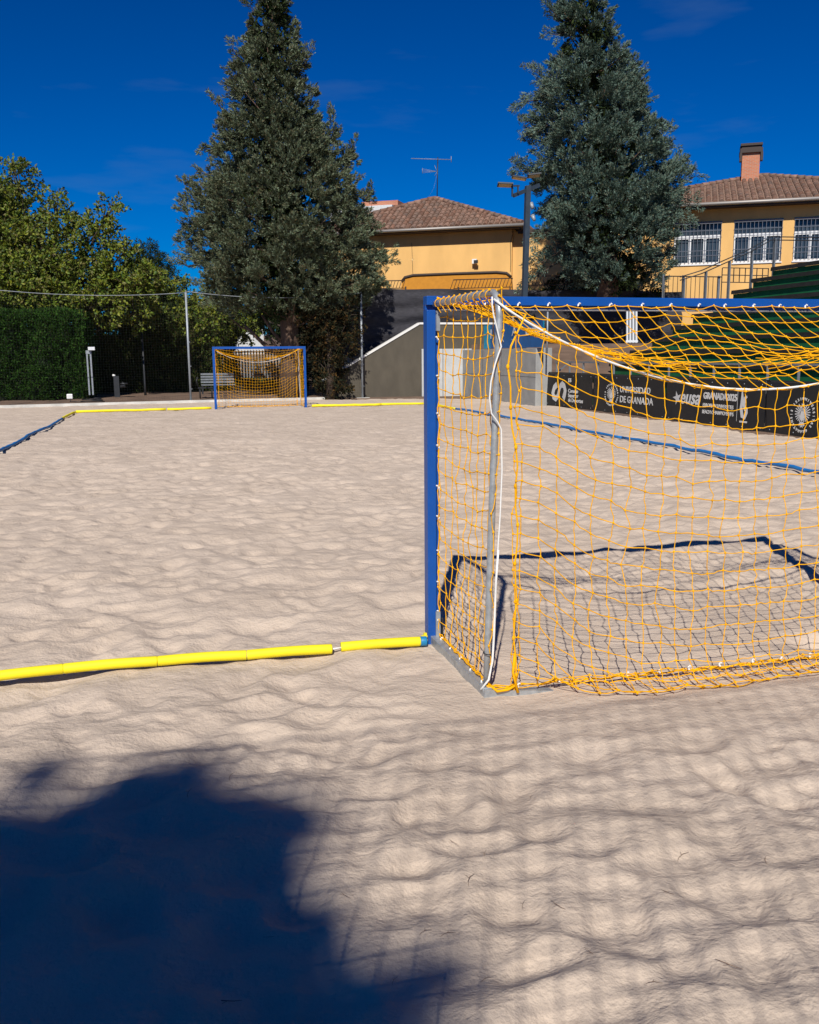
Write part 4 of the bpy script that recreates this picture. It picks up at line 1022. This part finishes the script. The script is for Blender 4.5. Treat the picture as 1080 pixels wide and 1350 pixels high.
# ------------------------------------------------------------------ grandstand
GS = thing('grandstand', 'green terraced grandstand with dark bench boards rising at the right', 'grandstand', (12.7, 13, 0))
Ye = 26.0; Ys = -2.0; nk = 11
mb = MB().use('green'); x_ = .0
for k in range(nk):
    zt = .42+.44*k; x = .83*k; mb.box(x, x+.83 if k < nk-1 else x+1.2, Ys-13+.02*k, Ye-13-.003*k, -.1 if k < 2 else zt-.9, zt)
mb.build('terrace', GS)
first = None
for k in range(nk):
    zt = .42+.44*k; x = .83*k
    m_ = MB().use('seat').box(-.06, .30, Ys-13, Ye-13+.02, .008, .05).box(-.07, -.03, Ys-13, Ye-13+.02, -.09, .007)
    if first is None: first = m_.build('bench_board', GS); o = first
    else: o = first.copy(); C.objects.link(o); o.parent = GS
    o.location = (x, 0, zt+.09); 
mb = MB().use('seat')
for k in range(nk):
    zt = .42+.44*k; x = .83*k
    for y in np.arange(Ys-12.5, Ye-13, 2.0): mb.box(x+.03, x+.28, y, y+.08, zt+.002, zt+.097)
mb.build('bench_bracket', GS)
# stair handrail at the far end
HR = thing('handrail', 'grey steel stair handrail climbing the far end of the grandstand', 'railing', (19, 26.4, 0))
tops = []
for (u, vt, vb) in ((902, 368, 400), (931, 359, 398), (962, 345, 394), (992, 332, 376), (1022, 315, 361)):
    t = PY(u, vt, 26.4); b_ = PY(u, vb, 26.4); MB().use('rail').beam((t[0]-19, 0, b_[2]-.3), (t[0]-19, 0, t[2]+.03), .13, .05, (1, 0, 0)).build('handrail_post', HR); tops.append((t[0]-19, 0, t[2]))
for dz in (.12, 0.001): MB().use('dkmetal').tube([(x-.2, -.05, z+dz-.05) for x, y, z in tops]+[(tops[-1][0]+4, -.05, tops[-1][2]+dz)], .022, 6).build('rail', HR)
# vertical-bar gate + grid panel in front of ochre wall
GT = thing('metal_gate', 'dark metal gate of thin vertical bars below the first barred window', 'gate', (19, 30, 0))
mb = MB().use('dkmetal'); a = PY(876, 364, 30); b_ = PY(952, 364, 30); lo = PY(900, 405, 30)[2]
mb.beam((a[0]-19, 0, a[2]), (b_[0]-19, 0, a[2]), .04, .04); mb.build('gate_frame', GT)
mb = MB().use('dkmetal')
for k in range(14): x = a[0]+(b_[0]-a[0])*k/13-19; mb.beam((x, 0, lo), (x, 0, a[2]-.02), .018, .018)
mb.use('rail')
for u in (876, 902, 949): x = PY(u, 364, 30)[0]-19; mb.beam((x, .05, lo), (x, .05, a[2]+.05), .1, .05)
mb.build('gate_bars', GT)
GP = thing('metal_fence', 'dark grid fence panel beside the stair handrail', 'fence', (20, 31, 0)); mb = MB().use('dkmetal')
a = PY(953, 353, 31); b_ = PY(1014, 351, 31); lo = PY(953, 372, 31)[2]; lo2 = PY(953, 398, 31)[2]
for z in (a[2], (a[2]+lo)/2, lo): mb.beam((a[0]-20, 0, z), (b_[0]-20, 0, z), .025, .035)
for k in range(9): x = a[0]+(b_[0]-a[0])*k/8-20; mb.beam((x, 0.03, lo2 if k < 1 else lo), (x, .03, a[2]), .03, .03)
mb.build('grid', GP)
# front rail of the stand
FR = thing('front_railing', 'low grey steel railing behind the row of black banners', 'railing', (11.42, 17, 0))
for z in (1.50, 1.13): MB().use('rail').beam((0, 24.3-17, z), (0, 2-17, z), .05, .05).build('rail', FR)
y = 24.2
while y > 2: MB().use('rail').beam((0, y-17, .2), (0, y-17, 1.475), .06, .02, (0, 1, 0)).build('railing_post', FR); y -= 1.05
MB().use('rail').beam((.03, 24.2-17, 1.15), (.5, 24.25-17, 1.5), .04, .04).build('brace', FR)
# white slatted gate between cypress and stand
WGt = thing('white_gate', 'narrow pale slatted gate at the top of the bank, under the crossbar', 'gate', tuple(PD(832, 455, 35)))
mb = MB().use('winframe'); O = PD(832, 455, 35)
for u in (827, 831, 835, 839): p = PD(u, 452, 35)-O; t = PD(u, 406, 35)-O; mb.beam(p, t, .07, .04)
mb.beam(PD(825, 450, 35)-O, PD(841, 450, 35)-O, .05, .08); mb.build('slats', WGt)

# ------------------------------------------------------------------ black banners with print
XB = 11.2; zB0, zB1 = 0.0, 1.13
def banner(label, ua, ub, seed):
    v = 540; ya = PX(ua, 520, XB)[1]; yb = PX(ub, 520, XB)[1]; ym = (ya+yb)/2
    root = thing('black_banner', label, 'banner', (XB, ym, 0), 0, 'black banners along the stand')
    mb = MB().use('ban'); f = lambda y, z: .016*(vnoise(np.array((y+ym)*1.7+z*1.2), np.array(z*1.9-(y+ym)*.6), seed)-.5)*2+.01*math.sin((y-z)*3+seed)
    ny, nz = 40, 12; Gf = [[(float(f(yb-ym+(ya-yb)*j/ny, zB0+(zB1-zB0)*i/nz)), yb-ym+(ya-yb)*j/ny, zB0+(zB1-zB0)*i/nz) for j in range(ny, -1, -1)] for i in range(nz+1)]
    mb.grid(Gf); mb.grid([[(p[0]+.004, p[1], p[2]) for p in r][::-1] for r in Gf]); mb.build('panel', root)
    mb = MB().use('galvlight')
    n = max(3, int((ya-yb)/.55))
    for k in range(n):
        y = yb-ym+.12+(ya-yb-.24)*k/(n-1)
        for z in (.09, 1.06): mb.ball((float(f(y, z))-.004, y, z), .016, (.5, 1, 1))
    mb.build('eyelet', root)
    def disp(p): return Vector((p.x+float(f(p.y, p.z))-.008, p.y, p.z))
    return root, disp, ym
def yb_(u, ym, v=520): return PX(u, v, XB)[1]-ym
def ribbon(root, pts, w, disp, name='emblem', key='letter'):
    mb = MB().use(key); V = []; n = len(pts); P = [Vector((0, y, z)) for y, z in pts]
    for i, p in enumerate(P):
        d = (P[min(i+1, n-1)]-P[max(i-1, 0)]).normalized(); s = Vector((0, -d.z, d.y)); ww = w[i] if hasattr(w, '__len__') else w
        V += [disp(p+s*ww/2), disp(p-s*ww/2)]
    F_ = [(2*i, 2*i+1, 2*i+3, 2*i+2) for i in range(n-1)]
    V = [Vector(v) for v in V]; m = len(V); mb.add(V+[v+Vector((.003, 0, 0)) for v in V], F_+[tuple(m+i for i in f[::-1]) for f in F_]); return mb
# S
r, dp, ym = banner('black banner with a white curled S emblem beside the grey wall', 711, 781, 1)
yy = lambda u: yb_(u, ym); sy = (yy(748)-yy(726))
path = [(734, 507), (730.5, 511), (729, 518), (730, 523), (733, 525.5), (735.5, 522), (737, 515), (739, 509), (742, 506.5), (745, 509), (746, 515), (745, 520), (743, 526)]
ribbon(r, [(PX(u, v, XB)[1]-ym, PX(u, v, XB)[2]) for u, v in path], .21, dp).build('emblem', r)
for i, (s, z, sz) in enumerate((('ES', .86, .17), ('Consejo', .52, .17), ('Superior', .37, .17), ('de Deportes', .22, .17))):
    text(s, sz, 'lettering', r, M['letter'], TB(0, yy(749.5), z), disp=dp, bold=.004, xs=1.25)
# crest helper
def crest(root, yc, zc, R, dp, ring='UNIVERSITAS GRANATENSIS 1531', ex=1.):
    mb = MB().use('letter'); thick = .003
    def poly(pts):
        V = [dp(Vector((0, yc-x*R*ex, zc+y*R))) for x, y in pts]; n = len(V); mb.add(V+[v+Vector((thick, 0, 0)) for v in V], [tuple(range(n)), tuple(range(2*n-1, n-1, -1))])
    for sx in (-1, 1):
        for k in range(9):
            a = math.radians(62-k*17); ca, sa = math.cos(a), math.sin(a); r0, r1 = .2, .66-.015*k; cx_, cy_ = sx*.06, .10
            poly([(cx_+sx*(r0*ca-.03*sa), cy_+r0*sa+.03*ca), (cx_+sx*(r1*ca-.035*sa), cy_+r1*sa+.035*ca), (cx_+sx*(r1*ca+.06*ca), cy_+r1*sa), (cx_+sx*(r1*ca+.03*sa), cy_+r1*sa-.035*ca), (cx_+sx*(r0*ca+.03*sa), cy_+r0*sa-.03*ca)])
        poly([(sx*.02, .28), (sx*.10, .28), (sx*.13, .44), (sx*.24, .46), (sx*.17, .56), (sx*.07, .54), (sx*.03, .42)])
        poly([(sx*.06, -.42), (sx*.15, -.40), (sx*.30, -.62), (sx*.20, -.70), (sx*.10, -.60)])
    poly([(-.16, .26), (.16, .26), (.2, 0), (.15, -.25), (0, -.42), (-.15, -.25), (-.2, 0)])
    poly([(-.08, -.42), (.08, -.42), (.12, -.8), (0, -.7), (-.12, -.8)]); poly([(-.1, .62), (.1, .62), (.13, .74), (0, .7), (-.13, .74)]); poly([(-.02, .74), (.02, .74), (.02, .86), (-.02, .86)])
    mb.build('emblem', root)
    n = len(ring)
    for i, ch in enumerate(ring):
        if ch == ' ': continue
        a = PI/2-2*PI*i/n; T0 = Matrix.Translation((0, 0, 0)) @ TB(0, yc-math.cos(a)*R*.95*ex, zc+math.sin(a)*R*.95)
        Rm = Matrix.Rotation(a-PI/2, 4, 'Z')
        text(ch, R*.24, 'lettering', root, M['letter'], T0 @ Rm, disp=dp, bold=.003, align='CENTER', xs=ex)
r, dp, ym = banner('black banner with a white crest and the words UNIVERSIDAD DE GRANADA', 783.5, 877, 2)
yy = lambda u: yb_(u, ym)
crest(r, yy(806.5), .56, .30, dp, ex=1.25)
text('UNIVERSIDAD', .25, 'lettering', r, M['letter'], TB(0, yy(817), .66), disp=dp, bold=.004, xs=1.12)
text('DE GRANADA', .27, 'lettering', r, M['letter'], TB(0, yy(817), .37), disp=dp, bold=.004, xs=1.12)
r, dp, ym = banner('black banner printed eusa and GRANADA2025 in white', 879.5, 1009, 3)
yy = lambda u: yb_(u, ym)
text('eusa', .50, 'lettering', r, M['letter'], TB(0, yy(897), .50), disp=dp, bold=.010, shear=.25, xs=1.0)
mb = MB().use('letter'); st = []
for k in range(10):
    a = PI/2+k*PI/5+.25; rr = .19 if k % 2 == 0 else .075; st.append((yy(893.5)-rr*math.cos(a)*1.2, .62+rr*math.sin(a)))
V = [dp(Vector((0, y, z))) for y, z in st]; mb.add([dp(Vector((0, yy(893.5), .62)))]+V, [(0, 1+k, 1+(k+1) % 10) for k in range(10)]); mb.build('star_emblem', r)
text('GRANADA2025', .215, 'lettering', r, M['letter'], TB(0, yy(927), .66), disp=dp, bold=.009, xs=.98)
text('EUROPEAN UNIVERSITIES', .125, 'lettering', r, M['letter'], TB(0, yy(927), .46), disp=dp, bold=.002, xs=.93)
text('BEACH CHAMPIONSHIPS', .125, 'lettering', r, M['letter'], TB(0, yy(927), .30), disp=dp, bold=.002, xs=.96)
mb = ribbon(r, [(yy(974), .2), (yy(974), .95)], .012, dp); mb.build('emblem', r)
pth = [(yy(979.5)+0, .92), (yy(980), .75), (yy(979.2), .5), (yy(981), .33), (yy(984), .30), (yy(986.3), .42), (yy(986.4), .52)]
ribbon(r, pth, [.03, .09, .1, .11, .11, .09, .05], dp).build('emblem', r)
pth = [(yy(986), .78), (yy(983.5), .74), (yy(982.3), .6), (yy(984), .47), (yy(986.2), .5)]
ribbon(r, pth, [.05, .09, .09, .07, .05], dp).build('emblem', r)
mb = MB().use('letter'); c_ = dp(Vector((0, yy(984), .93))); mb.ball(c_, .045, (.1, 1, 1), 8, 5); mb.build('emblem', r)
ribbon(r, [(yy(978), .2), (yy(988), .2)], .04, dp).build('emblem', r)
r, dp, ym = banner('black banner with a large white eagle crest at the right edge', 1012, 1130, 4)
crest(r, yb_(1060, ym), .47, .33, dp, ex=1.0)
mb = MB().use('seat'); fr_ = thing('banner_frame', 'dark strip of posts holding the black banners above the sand', 'frame', (XB+.03, 17, 0))
for u in (710, 782, 878, 1010.5): y = PX(u, 520, XB)[1]-17; mb.box(0, .04, y-.05, y+.05, -.1, 1.16)
mb.box(.0, .04, 3-17, PX(710, 520, XB)[1]-17, 1.135, 1.165); mb.build('frame_post', fr_)

# ------------------------------------------------------------------ small things at the far left
def put(name, label, cat, u, v, Y, grp=None):
    p = PY(u, v, Y); p[2] = float(gh(np.array(p[0]), np.array(p[1]))); return thing(name, label, cat, tuple(p), 0, grp), p
t, p = put('lamp_post', 'thin dark lamp post before the brownish hedge', 'lamp post', 192, 522, 37.5)
ht = PY(188, 412, 37.5)[2]-p[2]
MB().use('dkmetal').tube([(0, 0, 0), (0, 0, .5), (0, 0, ht)], [.06, .045, .035], 8).build('shaft', t)
MB().use('dkmetal').tube([(0, 0, ht), (0, 0, ht+.08), (0, 0, ht+.22), (0, 0, ht+.27)], [.05, .15, .17, .04], 10).build('lamp_head', t)
t, p = put('drinking_fountain', 'dark post drinking fountain with a side basin before the hedge', 'fountain', 155, 524, 36.3)
MB().use('dkmetal').box(-.11, .11, -.1, .1, 0, .92).build('column', t)
mb = MB().use('dkmetal').tube([(.1, 0, .42), (.2, 0, .48), (.33, 0, .55)], [.05, .08, .17], 10); mb.tube([(.3, 0, .56), (.3, 0, .62)], .17, 12); mb.build('basin', t)
mb = MB().use('white').tube([(-.15, -.02, .96), (-.04, -.02, .93)], .045, 8).build('tap', t)
t, p = put('white_pillar', 'slim white slatted pillar beside the clipped hedge corner', 'pillar', 121, 526, 35)
hp = PY(121, 462, 35)[2]-p[2]
mb = MB().use('galvlight')
for x in (-.07, .07): mb.box(x-.03, x+.03, -.03, .03, .2, hp)
mb.box(-.11, .11, -.045, -.032, hp-.14, hp).build('shaft', t)
mb = MB().use('winframe').box(.0, .26, -.2, .0, hp+.01, hp+.14).build('lamp_head', t)
t, p = put('small_floodlight', 'small white floodlight on a thin leg at the sand edge', 'lamp', 93, 528, 33.6)
MB().use('dkmetal').tube([(0, 0, 0), (.02, 0, .12)], .015, 6).tube([(0, 0, 0), (.5, -.6, .03), (.9, -.3, .06), (1.2, -.5, .04)], .012, 5).build('leg', t)
bev(MB().use('white').box(-.13, .10, -.05, .06, .12, .32).build('lamp_head', t), .03)
t, p = put('black_hose', 'coiled black hose lying at the sand edge', 'hose', 122, 532, 32.4)
MB().use('black').tube([(.45*math.cos(a)*(1-.02*a), .22*math.sin(a), .05+.01*a) for a in np.linspace(0, 14, 60)], .02, 6).build('coil', t)
# bench (dark) and slatted bench
t, p = put('park_bench', 'dark metal bench seen end-on left of the distant goal', 'bench', 272, 528, 34.4)
mb = MB().use('black').box(-.32, .28, -.25, .25, .42, .47); mb.build('seat', t)
MB().use('black').tube([(-.3, 0, .45), (-.36, 0, .7), (-.34, 0, .86)], .03, 6).tube([(-.33, -.25, .86), (-.33, .25, .86)], .04, 6).build('backrest', t)
for (x, y) in ((-.24, -.2), (-.24, .2), (.25, -.2), (.25, .2)): MB().use('black').tube([(x, y, 0), (x-.0, y, .43)], .025, 6).build('leg', t)
t, p = put('park_bench', 'grey slatted bench half hidden behind the distant goal net', 'bench', 285, 524, 38)
mb = MB().use('rail')
for z in (.5, .62, .74, .86): mb.box(-.65, .85, -.02, .0, z, z+.08)
mb.build('backrest', t); MB().use('rail').box(-.65, .85, -.45, -.03, .40, .44).build('seat', t)
for x in (-.6, .8): MB().use('dkmetal').box(x-.03, x+.03, -.42, -.02, 0, .395).build('leg', t)
# plants
# ------------------------------------------------------------------ beyond the far goal: bars, grass, pale wall
t = thing('metal_fence', 'tall dark fence of vertical bars behind the distant goal', 'fence', (1.9, 40.5, .1))
xa = PY(296, 480, 40.5)[0]-1.9; xb = PY(366, 480, 40.5)[0]-1.9; zt = PY(330, 462, 40.5)[2]
mb = MB().use('dkmetal')
for k in range(19): x = xa+(xb-xa)*k/18; mb.box(x-.032, x+.032, -.02, .02, 0, zt-.1)
mb.build('bars', t); [MB().use('dkmetal').box(xa, xb, -.035, -.022, z, z+.06).build('rail', t) for z in (zt-.2, .2)]
t = thing('low_wall', 'low dark wall with a tan top in front of the grass strip', 'wall', (1.5, 43.5, 0)); MB().use('bark').box(-3.5, 3.5, 0, .45, -.1, .33).use('bank').box(-3.5, 3.5, -.02, .47, .331, .37).build('wall_face', t)
gs = MB().use('grass'); gs.box(-3, 4, 44, 50, -.1, .55); o = gs.build('grass'); o['kind'] = 'structure'
t = thing('garden_wall', 'sunlit pale grey wall beyond the vertical bars', 'wall', (1.5, 52, 0)); MB().use('rail').box(-4, 4.6, 0, .3, -.1, 1.9).build('wall_face', t)
t = thing('white_house', 'white wall of a house glimpsed under the cypress limbs', 'building', (1.5, 60, 0))
MB().use('render').box(-4.2, 3.6, 0, 5, -.1, 4.0).build('wall', t); MB().use('tile').box(-4.4, 3.8, -.2, 5.2, 4.003, 4.2).build('roof', t)

# ------------------------------------------------------------------ twigs on the sand
rg = random.Random(12); first = None
tw = [(598, 1108), (690, 1190), (880, 1180), (735, 1200), (640, 1290), (960, 1290), (520, 1295), (860, 1315), (1000, 1330), (830, 1080), (905, 1065), (560, 1240), (900, 1125), (305, 1030), (1010, 1140), (355, 1240), (620, 1170), (455, 1190), (700, 1040), (950, 925), (400, 1010), (640, 1135), (590, 1240), (780, 1270), (1040, 1220), (250, 1060), (1060, 1000), (300, 1318)]
for i, (u, v) in enumerate(tw):
    p = PZ(u, v, 0)
    if first is None:
        pts = [(-.045, 0, .006), (-.02, .006, .010), (.01, .003, .012), (.045, -.010, .007)]
        first = MB().use('twig').tube(pts, [.0006, .0011, .0012, .0006], 5).tube([(.0, .004, .011), (.02, .02, .012)], [.0008, .0005], 4).build('twig'); o = first
        tag(o, 'thin dry brown twig lying on the near sand', 'twig', 'dry twigs scattered on the near sand')
    else: o = first.copy(); C.objects.link(o)
    s = rg.uniform(.4, .9); o.location = (p[0], p[1], hz(p[0], p[1])); o.rotation_euler = (0, rg.uniform(-.15, .15), rg.uniform(0, PI)); o.scale = (s, s, s)

# ------------------------------------------------------------------ world, sun, camera
wd = bpy.data.worlds.new('World'); S.world = wd; wd.use_nodes = True; nt = wd.node_tree; N = nt.nodes; L = nt.links
bg = N['Background']; sky = N.new('ShaderNodeTexSky'); sky.sky_type = 'NISHITA'; sky.sun_disc = False
sky.sun_elevation = SUN_EL; sky.sun_rotation = math.atan2(SUN_AZ[0], SUN_AZ[1]) % (2*PI)
sky.air_density = 1.0; sky.dust_density = .25; sky.ozone_density = 3.0; sky.altitude = 700
hsv = N.new('ShaderNodeHueSaturation'); hsv.inputs['Saturation'].default_value = 1.12; hsv.inputs['Value'].default_value = .43
tint = N.new('ShaderNodeMix'); tint.data_type = 'RGBA'; tint.blend_type = 'MULTIPLY'; tint.inputs['Factor'].default_value = 1; tint.inputs[7].default_value = (.40, .80, 1.27, 1)
L.new(sky.outputs[0], tint.inputs[6]); gm = N.new('ShaderNodeGamma'); gm.inputs[1].default_value = 1.35; L.new(tint.outputs[2], gm.inputs[0]); L.new(gm.outputs[0], hsv.inputs['Color'])
# faint wisps
tc = N.new('ShaderNodeTexCoord'); mp = N.new('ShaderNodeMapping'); mp.inputs['Scale'].default_value = (3, 3, 16); L.new(tc.outputs['Generated'], mp.inputs[0])
nz = N.new('ShaderNodeTexNoise'); nz.inputs['Scale'].default_value = 1.6; nz.inputs['Detail'].default_value = 6; L.new(mp.outputs[0], nz.inputs['Vector'])
mr = N.new('ShaderNodeMapRange'); mr.inputs[1].default_value = .60; mr.inputs[2].default_value = .82; mr.inputs[3].default_value = 0; mr.inputs[4].default_value = .22; L.new(nz.outputs['Fac'], mr.inputs[0])
mx = N.new('ShaderNodeMix'); mx.data_type = 'RGBA'; L.new(mr.outputs[0], mx.inputs['Factor']); L.new(hsv.outputs[0], mx.inputs[6]); mx.inputs[7].default_value = (2.2, 3.6, 5.4, 1)
L.new(mx.outputs[2], bg.inputs['Color']); bg.inputs['Strength'].default_value = .055
sl = bpy.data.lights.new('sun', 'SUN'); sl.energy = 4.7; sl.angle = math.radians(.53); sl.color = (1, .95, .87)
so = bpy.data.objects.new('sun', sl); C.objects.link(so)
d = Vector((SUN_AZ[0]*math.cos(SUN_EL), SUN_AZ[1]*math.cos(SUN_EL), math.sin(SUN_EL))); so.rotation_euler = d.to_track_quat('Z', 'Y').to_euler(); so.location = (0, 0, 30)
cd = bpy.data.cameras.new('camera'); cd.sensor_fit = 'VERTICAL'; cd.sensor_height = 36; cd.lens = F/1350*36; cd.clip_end = 3000; cd.clip_start = .05
co = bpy.data.objects.new('camera', cd); C.objects.link(co)
co.matrix_world = Matrix(((_r2[0], _u2[0], -_fw[0], CX), (_r2[1], _u2[1], -_fw[1], CY), (_r2[2], _u2[2], -_fw[2], CZ), (0, 0, 0, 1)))
S.camera = co
S.view_settings.view_transform = 'Standard'; S.view_settings.look = 'None'; S.view_settings.gamma = 1; S.view_settings.exposure = .1
S.cycles.max_bounces = 6; S.cycles.use_denoising = True
